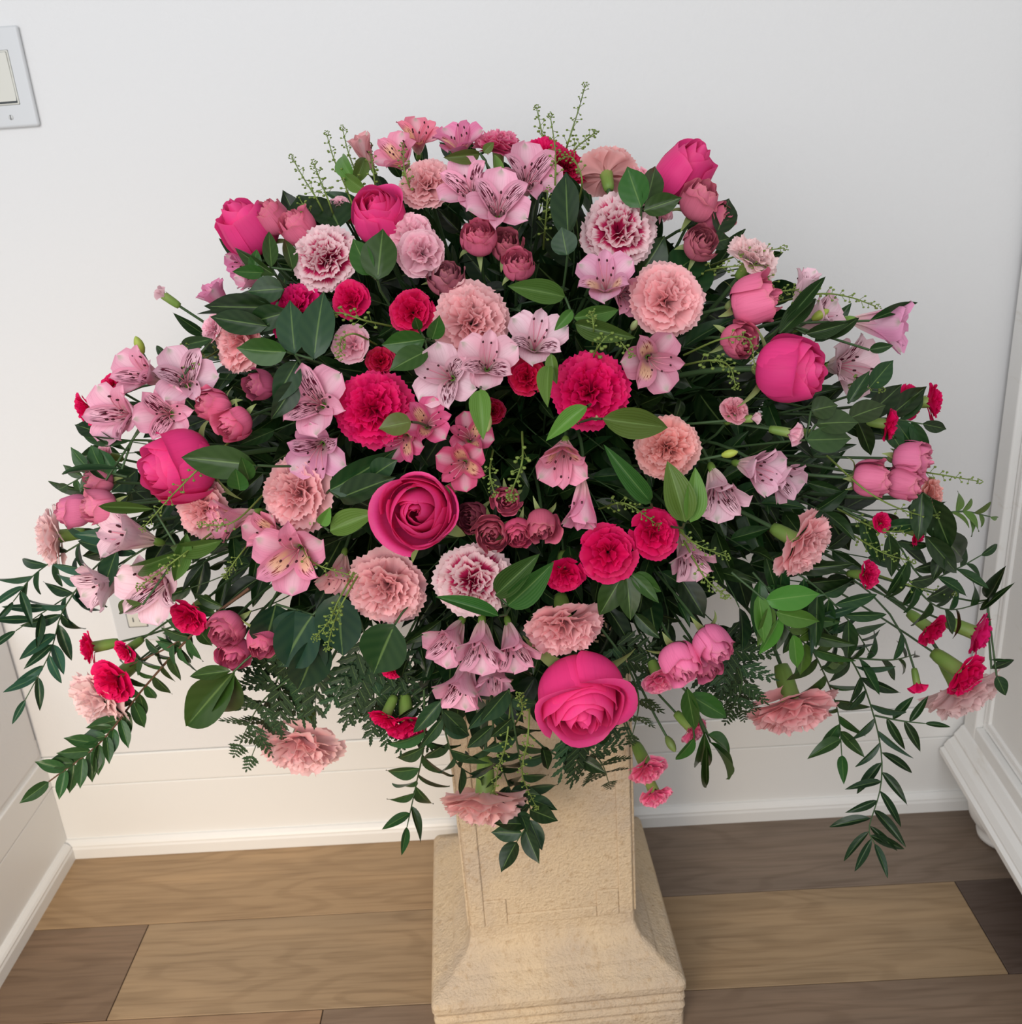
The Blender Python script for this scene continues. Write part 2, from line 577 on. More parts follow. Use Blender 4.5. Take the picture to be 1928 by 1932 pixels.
# stone pedestal
t = NT('cast_stone')
tc = t.n('ShaderNodeTexCoord')
P = tc.outputs['Object']
n1 = t.noise(P, (1, 1, 1), 95, 6, .7)
n2 = t.noise(P, (1, 1, 1), 7, 3, .6)
n3 = t.noise(P, (1, 1, 1), 260, 3, .6)
geo = t.n('ShaderNodeNewGeometry')
col = t.mix(t.step(n2, .35, .68), lin((214, 192, 160)), lin((196, 178, 156)))
col = t.mix(t.math('MULTIPLY', t.step(n1, .50, .70), .55), col, lin((176, 148, 114)))
col = t.mix(t.math('MULTIPLY', t.step(n3, .62, .70), .25), col, lin((160, 132, 100)))
t.bump(t.math('ADD', t.math('MULTIPLY', n1, 1.0), t.math('MULTIPLY', n3, .8)), .70, .005)
M_STONE = t.fin(col, .85, .15)
PED = (-.012, 1.168)
ped = thing('pedestal', 'square cream cast stone pedestal with a sloped ridged base', 'pedestal',
            Matrix.Translation((PED[0], PED[1], 0)) @ Matrix.Rotation(math.radians(3.4), 4, 'Z'))


def square_loft(name, prof, mat, parent, cr=.006):
    vs_, fs = [], []
    seg = 4
    for hw, z in prof:
        for q in range(4):
            a0 = q * math.pi / 2
            cx_, cy_ = [(1, 1), (-1, 1), (-1, -1), (1, -1)][q]
            for k in range(seg):
                a = a0 + math.pi / 2 * k / (seg - 1)
                vs_.append((cx_ * (hw - cr) + cr * math.cos(a), cy_ * (hw - cr) + cr * math.sin(a), z))
    n = 4 * seg
    for j in range(len(prof) - 1):
        fs += [(j * n + i, j * n + (i + 1) % n, (j + 1) * n + (i + 1) % n, (j + 1) * n + i) for i in range(n)]
    fs += [tuple(range(n - 1, -1, -1)), tuple(range((len(prof) - 1) * n, len(prof) * n))]
    return ob(name, mesh(name, vs_, fs, mat, smooth=False), parent)


square_loft('base', [(.172, 0), (.172, .026), (.169, .029), (.169, .031), (.173, .034), (.174, .038), (.173, .042), (.169, .045), (.169, .047), (.173, .050),
                     (.174, .054), (.173, .058), (.169, .061), (.169, .063), (.173, .066), (.175, .071), (.175, .080), (.172, .086), (.166, .090)], M_STONE, ped, .008)
square_loft('sloped_collar', [(.1665, .0895), (.158, .094), (.150, .100), (.143, .1035), (.140, .108), (.132, .114), (.124, .121), (.119, .130), (.1155, .142)], M_STONE, ped)
square_loft('shaft', [(.1155, .1418), (.115, .16), (.115, .64), (.118, .648), (.118, .66), (.115, .665)], M_STONE, ped)
for q in range(4):      # raised border around a sunk panel on every face
    R_ = Matrix.Rotation(q * math.pi / 2, 4, 'Z')
    vs_, fs = [], []
    for b in ((-.1125, -.093, -.1178, -.114, .16, .63), (.093, .1125, -.1178, -.114, .16, .63), (-.093, -.062, -.1178, -.114, .16, .205), (.062, .093, -.1178, -.114, .16, .205), (-.062, .062, -.1178, -.114, .16, .178)):
        v, f = box_geo(*b)
        fs += [tuple(i + len(vs_) for i in g) for g in f]
        vs_ += v
    o = ob('panel_border', mesh('panel_border', vs_, fs, M_STONE, smooth=False), ped, R_)
    md = o.modifiers.new('bevel', 'BEVEL')
    md.width, md.segments = .0022, 2
square_loft('cap', [(.119, .6645), (.135, .68), (.139, .69), (.139, .705), (.130, .712)], M_STONE, ped)
FOAM = np.array([-.005, 1.155, .80])
bowl = thing('flower_bowl', 'dark green bowl on the pedestal top, buried under the flowers', 'bowl', Matrix.Translation((PED[0], PED[1], .712)))
v, f = lathe_geo([(0, .001), (.085, .001), (.10, .02), (.106, .05), (.108, .055), (.103, .053), (.09, .04)], 28)
M_BOWL = plain('dark_green_plastic', (24, 40, 26), .5)
ob('rim', mesh('rim', v, f, M_BOWL), bowl)
v, f = lathe_geo([(.097, .012), (.108, .06), (.105, .11), (.08, .145), (.0, .155)], 24)
ob('foam', mesh('foam', v, f, plain('foam_green', (36, 58, 34), .95)), bowl)


# ---------------------------------------------------------------- flower parts
def revolve(L, th0, bend, power=1.4, m=60):
    v = np.linspace(0, 1, m)
    th = th0 + bend * v ** power
    R_ = np.concatenate([[0], np.cumsum(np.sin(th[1:]) / (m - 1))]) * L
    Z_ = np.concatenate([[0], np.cumsum(np.cos(th[1:]) / (m - 1))]) * L
    return v, R_, Z_, th


def carn_petal(g, L, span, th0, bend, A, freq, serr, phi, mat, r0=.02):
    U, V = UV(21, 8)
    zig = np.where(np.arange(21) % 2 == 0, 1.0, -1.0)[None, :] * np.ones_like(V)
    ser = 1 + serr * zig * (V > .99) * g.uniform(.0, 1.9, 21)[None, :] - .07 * U * U * V + .02 * np.sin(7 * U + g.uniform(0, 6)) * V
    d = V * ser
    ang = span * U * (.30 + .70 * V ** .8)
    x = L * d * np.sin(ang)
    dl = np.clip(d * np.cos(ang), 0, 1.08)
    v, R_, Z_, th = revolve(L, th0, bend)
    R = np.interp(dl, v, R_) + np.maximum(dl - 1, 0) * L * math.sin(th[-1])
    Z = np.interp(dl, v, Z_) + np.maximum(dl - 1, 0) * L * math.cos(th[-1])
    T = np.interp(dl, v, th)
    p1, p2 = g.uniform(0, 6.28, 2)
    n = A * V ** 1.7 * (np.sin(freq * U * math.pi + p1) + .5 * np.sin(2.1 * freq * U * math.pi + p2)) + g.uniform(-.06, .09) * U * U * V
    R = R + r0 + n * np.cos(T)
    Z = Z - n * np.sin(T)
    c, s = math.cos(phi), math.sin(phi)
    return sheet('petal', c * R - s * x, s * R + c * x, Z, U, V, mat)


def carnation_set(seed, mat, kind):
    g = np.random.default_rng(seed)
    D = math.radians
    if kind == 'std':
        rings = [(6, .57, .80, 66, 30, .030, 1.1, .024), (7, .55, .74, 53, 30, .040, 1.3, .024), (7, .52, .66, 40, 28, .048, 1.4, .024),
                 (7, .48, .60, 27, 24, .056, 1.6, .024), (5, .44, .6, 14, 18, .06, 1.8, .024), (4, .40, .55, 6, 10, .06, 1.8, .024)]
    elif kind == 'mini':
        rings = [(5, .54, .80, 56, 32, .026, 1.0, .010), (6, .51, .70, 40, 28, .034, 1.3, .010), (6, .47, .6, 24, 22, .042, 1.6, .012), (4, .42, .5, 8, 14, .05, 1.8, .012)]
    else:                                   # half-open
        rings = [(5, .66, .85, 40, -34, .016, .8, .006), (5, .63, .75, 28, -24, .02, 1.0, .006), (4, .58, .6, 12, -10, .03, 1.2, .006)]
    out = []
    for k, (n, L, span, t0, bd, A, fq, se) in enumerate(rings):
        off = g.uniform(0, 6)
        for i in range(n):
            phi = off + 2 * math.pi * (i + g.uniform(-.22, .22)) / n
            out.append(carn_petal(g, L * g.uniform(.93, 1.05), span * g.uniform(.85, 1.15), D(t0 + g.uniform(-7, 7)), D(bd + g.uniform(-8, 8)), A * g.uniform(.7, 1.3), fq * g.uniform(.8, 1.25), se, phi, mat))
    return out


def calyx_mesh(L, r, flare):
    n = 20
    prof = [(0.2, -L), (.75, -L * .96), (.92, -L * .75), (1.0, -L * .45), (1.02, -L * .15), (1.0 + flare, .03)]
    vs_, uv = [], []
    for k, (a, z) in enumerate(prof):
        for i in range(n):
            w = 2 * math.pi * i / n
            zz = z + (L * .16 * abs(math.sin(2.5 * w)) if k == len(prof) - 1 else 0)
            vs_.append((a * r * math.cos(w), a * r * math.sin(w), zz))
            uv.append((i / n, k / (len(prof) - 1)))
    fs = [(k * n + i, k * n + (i + 1) % n, (k + 1) * n + (i + 1) % n, (k + 1) * n + i) for k in range(len(prof) - 1) for i in range(n)]
    return mesh('calyx', vs_, fs, M_CALYX, uv)


def rose_petal(g, k, st, phi, mat):
    lerp = lambda a, b, e=1.0: a + (b - a) * k ** e
    B, T, Hh = lerp(*st['B']), lerp(*st['T']), lerp(*st['H'])
    jj = st['j']
    B, T, Hh = B * (1 + jj * .5 * g.uniform(-1, 1)), T * (1 + 2 * jj * g.uniform(-1, 1)), Hh * (1 + jj * g.uniform(-1, .6))
    curl, w = lerp(*st['curl']), lerp(*st['w'])
    U, V = UV(15, 12)
    tip = g.uniform(.10, .17)
    ve = V * (1 - tip * np.abs(U) ** 2.8 + .012 * np.exp(-(U / .25) ** 2) * k)
    P0, P1, P2, P3 = (.03, 0.0), (B * 1.08, -.06), (B * 1.16, .58 * Hh), (T, Hh)
    b = [(1 - ve) ** 3, 3 * (1 - ve) ** 2 * ve, 3 * (1 - ve) * ve ** 2, ve ** 3]
    R = sum(q * p[0] for q, p in zip(b, (P0, P1, P2, P3)))
    Z = sum(q * p[1] for q, p in zip(b, (P0, P1, P2, P3)))
    c = np.clip((ve - .72) / .28, 0, 1.3)
    cu = curl * g.uniform(.6, 1.3) * (1 + .5 * np.abs(U) ** 2)
    R = R + .035 * U + cu * c ** 2
    Z = Z - cu * .75 * c ** 3
    ph = g.uniform(0, 6)
    R = R + (.010 + .022 * k) * np.sin(3.6 * U + ph) * V ** 2
    Z = Z + (.010 + .025 * k) * np.sin(4.2 * U + ph * 2) * V ** 3
    cr = st.get('cr', .004)
    R = R + cr * np.sin(8 * U + ph * 3) * V ** 5
    Z = Z + cr * np.sin(10 * U + ph * 5) * V ** 5
    R = np.maximum(R, .006)
    A = U * w * (.42 + .58 * np.sin(np.clip(ve / .62, 0, 1) * math.pi / 2)) + phi
    return sheet('petal', R * np.cos(A), R * np.sin(A), Z, U, V, mat)


STY = {
    'open': dict(n=24, B=(.05, .46, .6), T=(.02, .34, 1.25), H=(.70, .58), curl=(.01, .14, 2.2), w=(1.5, 1.25, .6), j=.10),
    'half': dict(n=20, B=(.05, .52, .55), T=(.02, .34, 1.1), H=(.92, .84), curl=(.0, .14, 2.6), w=(1.6, 1.15, .6), j=.07),
    'bud': dict(n=15, B=(.06, .50, .5), T=(.015, .27, 1.1), H=(1.02, .92), curl=(.0, .17, 2.6), w=(1.7, 1.15, .5), j=.08),
    'flared': dict(n=22, B=(.05, .48, .55), T=(.02, .36, 1.1), H=(.80, .72), curl=(.0, .20, 2.0), w=(1.5, 1.25, .6), j=.08),
    'spray': dict(n=18, B=(.05, .50, .55), T=(.02, .42, .95), H=(.76, .68), curl=(.01, .10, 1.6), w=(1.4, .95, .6), j=.12, cr=.022),
    'sprayside': dict(n=13, B=(.08, .52, .5), T=(.03, .36, 1.0), H=(.96, .86), curl=(.02, .12, 1.8), w=(1.5, 1.0, .6), j=.12, cr=.022),
}


def rose_set(seed, style, mat):
    g = np.random.default_rng(seed)
    st = STY[style]
    n = st['n']
    return [rose_petal(g, i / (n - 1), st, i * 2.39996 + g.uniform(-.4, .4), mat) for i in range(n)]


def sepal_mesh(seed, down):
    g = np.random.default_rng(seed)
    U, V = UV(5, 9)
    wd = .085 * np.sin(np.clip(V * 1.02, 0, 1) ** .55 * math.pi) ** .8 + .004
    v, R_, Z_, th = revolve(.62, math.radians(75 if down else 50), math.radians(75 if down else -55), 1.2)
    R = np.interp(V, v, R_) + .09
    Z = np.interp(V, v, Z_)
    x = U * wd
    Z = Z + .3 * np.abs(x)
    R = R + .06 * V * np.sin(4 * V + g.uniform(0, 6))
    return sheet('sepal', R, x, Z, U, V, M_CALYX)


def tepal(g, L, hw, th0, bend, inner, mat):
    U, V = UV(9, 12)
    if inner:
        wd = hw * (np.clip(V, 0, 1) ** .75 * np.clip(1 - V ** 2.6, 0, 1) ** .55 * 1.25 + .22 * (1 - V))
        ve = V
    else:
        wd = hw * (V ** .85 * np.clip(1 - V ** 5.0, 0, 1) ** .42 * 1.08 + .22 * (1 - V))
        ve = V * (1 - .05 * np.exp(-(U / .25) ** 2) * V ** 8)
    v, R_, Z_, th = revolve(L, th0, bend, 1.5)
    R, Z, T = np.interp(ve, v, R_), np.interp(ve, v, Z_), np.interp(ve, v, th)
    x = U * wd
    cup = (.55 if inner else .40) * (U * U) * wd - .03 * np.sin(3 * V + 2 * U) * V
    cup = cup + .018 * np.sin(6 * V + g.uniform(0, 6)) * np.abs(U) * V
    R2, Z2 = R + .03 - cup * np.cos(T) * .9, Z + cup * np.sin(T) * .9
    return sheet('tepal', R2, x, Z2, U, V, mat)


TEP = {}
for nm, th_o, bd_o, th_i, bd_i in (('wide', 14, 62, 12, 52), ('bell', 10, 44, 9, 36), ('trumpet', 7, 26, 6, 22)):
    g = np.random.default_rng(len(nm) * 5)
    D = math.radians
    L = {'wide': .74, 'bell': .80, 'trumpet': .95}[nm]
    TEP[nm] = dict(outer=[tepal(g, L * g.uniform(.95, 1.04), .29, D(th_o), D(bd_o + g.uniform(-8, 8)), False, M_TIP) for _ in range(3)],
                   stripe=[tepal(g, L * g.uniform(.97, 1.05), .175, D(th_i), D(bd_i + g.uniform(-6, 6)), True, M_STRIPE) for _ in range(2)],
                   yellow=[tepal(g, L * g.uniform(.97, 1.05), .18, D(th_i), D(bd_i + g.uniform(-6, 6)), True, M_YELLOW) for _ in range(2)],
                   plain=[tepal(g, L * .96, .16, D(th_i), D(bd_i + 12), True, M_PLAIN)])
vs_, fs, mi = [], [], []
for i in range(6):
    a = i * math.pi / 3 + .3
    e = np.array([math.cos(a), math.sin(a), 0])
    pts = bez(np.array([0, 0, .05]), np.array([0, 0, .3]) + e * .03, np.array([0, -.02, .45]) + e * .08, np.array([0, -.03 * i, .50 + .03 * (i % 3)]) + e * .12, 8)
    v, f = tube_geo(pts, .008, 4)
    fs += [tuple(q + len(vs_) for q in h) for h in f]
    mi += [0] * len(f)
    vs_ += v
    v, f = lathe_geo([(0, -.02), (.013, -.016), (.016, 0), (.013, .03), (0, .038)], 6)
    fs += [tuple(q + len(vs_) for q in h) for h in f]
    mi += [1] * len(f)
    vs_ += [np.array(q) + pts[-1] for q in v]
STAMENS = mesh('stamens', vs_, fs, [M_FILAMENT, M_ANTHER], mi=mi)
v, f = lathe_geo([(.018, -.16), (.045, -.13), (.06, -.07), (.058, -.01), (.05, .03), (0.02, .04)], 10)
OVARY = mesh('ovary', v, f, M_CALYX, [(0, .3)] * len(v))

CSET = {k: [carnation_set(s, m, kd) for s in sd] for k, m, kd, sd in (
    ('std', M_CARN, 'std', (1, 2, 3)), ('var', M_VAR, 'std', (4, 5)), ('cer', M_CERISE, 'std', (6, 7)),
    ('mini', M_CERISE, 'mini', (8, 9, 10)), ('pmini', M_CARN, 'mini', (11, 12, 13)), ('half', M_CARN, 'half', (14, 15)), ('halfc', M_CERISE, 'half', (16,)))}
CAL_STD, CAL_MINI = calyx_mesh(.40, .115, .12), calyx_mesh(.62, .16, .05)
RSET = {k: rose_set(s, k, M_ROSE) for k, s in (('open', 21), ('half', 22), ('bud', 23), ('flared', 24))}
SSET = [rose_set(31, 'spray', M_SPRAY), rose_set(32, 'spray', M_SPRAY), rose_set(33, 'sprayside', M_SPRAY), rose_set(34, 'sprayside', M_SPRAY)]
SEP = [sepal_mesh(1, True), sepal_mesh(2, False), sepal_mesh(3, True)]
v, f = lathe_geo([(.03, -.16), (.07, -.13), (.11, -.07), (.12, -.02), (.20, .0), (.30, .04)], 14)
HIP = mesh('calyx', v, f, M_CALYX, [(0, .4)] * len(v))
v, f = lathe_geo([(.02, -.5), (.14, -.42), (.25, -.2), (.28, .0), (.25, .2), (.15, .4), (.05, .5), (.0, .52)], 12)
BUDM = mesh('bud', v, f, M_CALYX, [((i % 12) / 12, (i // 12) / 7) for i in range(len(v))])

GREEN_CALYX, SEPALC = lin((112, 142, 66)), lin((124, 138, 84))


def srgb(*c):
    return lin(c)


COLOR = {'RO': srgb(244, 70, 148), 'CS': srgb(255, 190, 194), 'CP': srgb(255, 222, 222), 'CD': srgb(236, 96, 152), 'CV': srgb(214, 44, 108), 'CK': srgb(230, 8, 100),
         'MK': srgb(228, 6, 94), 'MP': srgb(248, 122, 168), 'ML': srgb(255, 196, 212), 'MB': srgb(248, 205, 214), 'SR': srgb(222, 110, 142),
         'AL': srgb(246, 180, 204), 'AW': srgb(246, 208, 220), 'AO': srgb(240, 160, 184), 'AG': srgb(222, 100, 146), 'AB': srgb(160, 176, 74)}
NAMES = {'RO': ('rose', 'rose'), 'CS': ('carnation', 'carnation'), 'CP': ('carnation', 'carnation'), 'CD': ('carnation', 'carnation'), 'CV': ('carnation', 'carnation'), 'CK': ('carnation', 'carnation'),
         'MK': ('spray_carnation', 'carnation'), 'MP': ('spray_carnation', 'carnation'), 'ML': ('spray_carnation', 'carnation'), 'MB': ('carnation_bud', 'flower bud'),
         'SR': ('spray_rose', 'rose'), 'AL': ('alstroemeria', 'lily'), 'AW': ('alstroemeria', 'lily'), 'AO': ('alstroemeria', 'lily'), 'AG': ('alstroemeria', 'lily'), 'AB': ('alstroemeria_bud', 'flower bud')}
GROUPS = {'RO': 'large hot pink roses', 'CS': 'salmon pink carnations', 'CP': 'pale pink carnations', 'CV': 'pink and white carnations', 'CK': 'cerise carnations', 'MK': 'cerise spray carnations',
          'MP': 'mid pink spray carnations', 'ML': 'pale pink spray carnations', 'MB': 'carnation buds', 'SR': 'dusty pink spray roses', 'AL': 'lilac striped alstroemeria', 'AW': 'white pink alstroemeria',
          'AO': 'coral pink alstroemeria', 'AG': 'magenta alstroemeria', 'AB': 'green alstroemeria buds'}
count = {}
FLOWER_PX = []


def local_stem(root_R, loc, pts, rad, mat, parent, name='stem', n=6):
    q = (np.asarray(pts) - loc) @ root_R
    v, f = tube_geo(q, rad, n)
    return ob(name, mesh(name, v, f, mat), parent)


def foam_point(p):
    d = nrm(np.array(p) - FOAM)
    return FOAM + d * np.array([.09, .09, .06]) * .8 + rng.uniform(-.015, .015, 3)


def flower(kind, x, y, size, ax, ay, label, style=None, d=0.0, spin=None, b=0, s=1.0, col=None):
    i = count[kind] = count.get(kind, -1) + 1
    FLOWER_PX.append((x, y, size, label))
    P_ = at(x, y, s, d)
    az = math.sqrt(max(.0, 1 - ax * ax - ay * ay))
    axis = nrm(RGT * ax + UP * ay - FWD * (az if not b else -az))
    sz = size / FPX * depth(P_) * {'RO': 1.08, 'SR': 1.12, 'CS': 1.04, 'CP': 1.04, 'CV': 1.04, 'CK': 1.04, 'AL': 1.2, 'AW': 1.2, 'AO': 1.15, 'AG': 1.15}.get(kind, 1.0)
    R_ = frame(axis, UP, rng.uniform(0, 6.28) if spin is None else math.radians(spin))
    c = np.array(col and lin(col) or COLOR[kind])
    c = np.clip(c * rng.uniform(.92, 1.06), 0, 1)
    side = math.hypot(ax, ay)
    hc = {'R': .36, 'C': .24, 'M': .28, 'S': .42, 'A': .40}[kind[0]]
    if style in ('bud', 'half') and kind == 'RO':
        hc = .50
    if kind in ('MB', 'AB'):
        hc = 0
    loc = P_ - axis * hc * sz
    nm, cat = NAMES[kind]
    o = thing(nm, label, cat, m4(R_[:, 0], R_[:, 1], R_[:, 2], loc), GROUPS.get(kind))
    S = Matrix.Scale(sz, 4)
    base = -.15
    if kind == 'RO':
        for m in RSET[style]:
            ob('petal', m, o, S, c)
        base = -.14
    elif kind == 'SR':
        sets = SSET[:2] if side < .55 else SSET[2:]
        S = Matrix.Scale(sz * (1.0 if side < .55 else 1.02), 4)
        for m in sets[i % 2]:
            ob('petal', m, o, S, c)
        base = -.15
    elif kind in ('CS', 'CP', 'CD', 'CV', 'CK'):
        ss = CSET[{'CV': 'var', 'CK': 'cer'}.get(kind, 'std')]
        for m in ss[i % len(ss)]:
            ob('petal', m, o, S, c)
        ob('calyx', CAL_STD, o, S, GREEN_CALYX)
        base = -.39
    elif kind in ('MK', 'MP', 'ML'):
        key = {'MK': 'mini', 'MP': 'pmini', 'ML': 'pmini'}[kind]
        if style == 'half':
            key = 'halfc' if kind == 'MK' else 'half'
        ss = CSET[key]
        for m in ss[i % len(ss)]:
            ob('petal', m, o, S, c)
        cs = sz * (1.0 if style != 'half' else 1.15)
        ob('calyx', CAL_MINI, o, Matrix.Scale(cs, 4), GREEN_CALYX)
        base = -.6 * cs / sz
    elif kind == 'MB':
        for m in CSET['half'][0][:5]:
            ob('petal', m, o, Matrix.Diagonal((sz * .75, sz * .75, sz * 1.05, 1)), c)
        ob('calyx', CAL_MINI, o, Matrix.Scale(sz * 1.35, 4), GREEN_CALYX)
        base = -.8
    elif kind == 'AB':
        ob('bud', BUDM, o, Matrix.Diagonal((sz * .9, sz * .9, sz * 1.0, 1)), c)
        base = -.48
    else:
        f_ = style or ('wide' if side < .45 else 'bell')
        T_ = TEP[f_]
        inner = T_['yellow'] if kind in ('AO', 'AG') else T_['stripe']
        for k, (m, dg) in enumerate(zip(T_['outer'] + inner + T_['plain'], (90, 210, 330, 30, 150, 270))):
            ob('tepal', m, o, S @ Matrix.Rotation(math.radians(dg), 4, 'Z'), c)
        ob('stamens', STAMENS, o, S)
        ob('ovary', OVARY, o, S, lin((110, 146, 62)))
        base = -.15
    if kind in ('RO', 'SR'):
        q = ob('calyx', HIP, o, S, SEPALC)
        for k in range(5):
            ob('sepal', SEP[(k + i) % 3], q, Matrix.Rotation(k * 1.2566 + i, 4, 'Z'), SEPALC)
    p0 = loc + axis * base * sz
    p3 = foam_point(p0)
    L = np.linalg.norm(p3 - p0)
    p1 = p0 - axis * L * .35
    p2 = p3 + nrm(p0 - p3) * L * .30 + np.array([0, 0, .02])
    rad = {'R': .0028, 'C': .0022, 'M': .0013, 'S': .0016, 'A': .0017}[kind[0]]
    if kind == 'AB':
        rad = .0014
    local_stem(R_, loc, bez(p0 + axis * .02 * sz, p1, p2, p3, 14), rad, M_STEM, o)
    return o


# ---------------------------------------------------------------- leaves
def leaf_mesh(seed, mat, shape, curve):
    g = np.random.default_rng(seed)
    U, V = UV(7, 11)
    if shape == 'lance':
        wd = .5 * np.sin(V ** .80 * math.pi) ** .85
    elif shape == 'oval':
        wd = .5 * np.sin(V ** .85 * math.pi) ** .62 * np.clip(1.06 - V ** 6, 0, 1)
    else:                                   # strap
        wd = .5 * np.sin(np.clip(V, 0, 1) ** .84 * math.pi) ** .85
    x = U * wd
    z = curve * V * V + .18 * np.abs(x) * (1 if shape != 'strap' else 1.9) + .02 * np.sin(5 * V + g.uniform(0, 6)) * U
    x = x + .05 * g.uniform(-1, 1) * V * V
    return sheet('leaf', x, V * 1.0, z, U, V, mat)


LM = {'lance': [leaf_mesh(k, M_LEAF, 'lance', c) for k, c in enumerate((-.10, -.22, .03, -.32, -.16))],
      'oval': [leaf_mesh(10 + k, M_LEAF, 'oval', c) for k, c in enumerate((-.10, -.20, .02, -.15))],
      'strap': [leaf_mesh(20 + k, M_LONG, 'strap', c) for k, c in enumerate((-.25, -.42, -.12))]}
DARK, MID, LIGHT, BLUE = lin((34, 62, 30)), lin((54, 92, 36)), lin((106, 142, 58)), lin((42, 68, 42))
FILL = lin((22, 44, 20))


def put_leaf(root, Rr, loc, base, direction, normal, L, ratio, kind, col, k=0):
    y = nrm(direction)
    z = normal - (normal @ y) * y
    z = nrm(z) if np.linalg.norm(z) > 1e-3 else nrm(np.cross(y, RGT))
    x = np.cross(y, z)
    B = np.stack([x, y, z], 1)
    Bl = Rr.T @ B
    p = Rr.T @ (np.asarray(base) - loc)
    ms = LM[kind]
    w = L * ratio
    mw = m4(Bl[:, 0] * w, Bl[:, 1] * L, Bl[:, 2] * L, p)
    return ob('leaf', ms[k % len(ms)], root, mw, col)


def spray(name, label, cat, path, n, leaf_len, ratio=.34, kind='lance', col=DARK, ang=42, start=.2, hint=None, group=None, stem_r=.0013, stem_mat=None, jitter=.25, taper=.35, pairs=False, g=rng):
    """a stem along PATH (world points, base first) with leaves on both sides"""
    path = np.asarray(path)
    loc = path[0]
    o = thing(name, label, cat, Matrix.Translation(loc), group)
    I3 = np.eye(3)
    m = len(path)
    v, f = tube_geo(path - loc, np.linspace(stem_r, stem_r * .5, m), 5)
    ob('stem', mesh('stem', v, f, stem_mat or M_STEM), o)
    tg = np.gradient(path, axis=0)
    for i in range(n):
        t_ = start + (1 - start) * (i + .5) / n if i < n - 1 else 1.0
        k = min(m - 1, int(t_ * (m - 1)))
        T = nrm(tg[k])
        h = nrm((CAM - path[k]) if hint is None else hint)
        sidev = nrm(np.cross(h, T))
        up = np.cross(T, sidev)
        for sg in ((1, -1) if pairs and i < n - 1 else ((1,) if i % 2 else (-1,))):
            a = math.radians(ang + g.uniform(-12, 12)) if i < n - 1 else 0.0
            d = T * math.cos(a) + sg * sidev * math.sin(a) + up * g.uniform(-jitter, jitter)
            nn = up + sidev * g.uniform(-jitter, jitter) * 1.6 + T * g.uniform(-jitter, jitter)
            L = leaf_len * g.uniform(.82, 1.12) * (1 - taper * max(0, t_ - .5) * 2)
            put_leaf(o, I3, loc, path[k], d, nn, L, ratio * g.uniform(.85, 1.15), kind, col, int(g.integers(0, 9)))
    return o


def leafset(name, label, leaves, col, kind='oval', s=1.02, d=0.0, cat='leaf sprig', group=None, tilt=.35):
    """a short sprig whose leaves run base to tip between photo pixels: (bx, by, tx, ty, width px)"""
    bases = [at(q[0], q[1], s, d) for q in leaves]
    loc = np.mean(bases, 0)
    o = thing(name, label, cat, Matrix.Translation(loc), group)
    for k, (q, b_) in enumerate(zip(leaves, bases)):
        tp = at(q[2], q[3], s + .03, d + rng.uniform(-.012, .012))
        L = np.linalg.norm(tp - b_)
        w = q[4] / FPX * depth(b_)
        nn = nrm(CAM - b_) + RGT * rng.uniform(-tilt, tilt) + UP * rng.uniform(-tilt, tilt)
        put_leaf(o, np.eye(3), loc, b_, tp - b_, nn, L * 1.03, w / L * 1.12, kind, col, k + int(rng.integers(0, 4)))
        p3 = foam_point(b_)
        pts = bez(b_, b_ + (b_ - tp) * .5 - nrm(CAM - b_) * .02, p3 + (b_ - p3) * .4, p3, 10) if k == 0 else spline([b_, (b_ + bases[0]) / 2 - nrm(CAM - b_) * .006, bases[0]], 5)
        if k == 0 or np.linalg.norm(b_ - bases[0]) > .003:
            v, f = tube_geo(pts - loc, .0012, 5)
            ob('stem', mesh('stem', v, f, M_STEM), o)
    return o


def px_path(pts, n=18, d=0.0):
    return spline([at(q[0], q[1], q[2] if len(q) > 2 else 1.0, d) for q in pts], n)


ICO_V, ICO_F = [], []


def blob(r, c, squash=.75):
    v = [(1, 0, 0), (-1, 0, 0), (0, 1, 0), (0, -1, 0), (0, 0, squash), (0, 0, -squash), ]
    f = [(0, 2, 4), (2, 1, 4), (1, 3, 4), (3, 0, 4), (2, 0, 5), (1, 2, 5), (3, 1, 5), (0, 3, 5)]
    out, fo = [np.array(q, float) for q in v], []
    for a, b_, c_ in f:
        k = len(out)
        out += [nrm(out[a] + out[b_]) * np.array([1, 1, squash]), nrm(out[b_] + out[c_]), nrm(out[c_] + out[a])]
        fo += [(a, k, k + 2), (k, b_, k + 1), (k + 2, k + 1, c_), (k, k + 1, k + 2)]
    return [c + r * q for q in out], fo


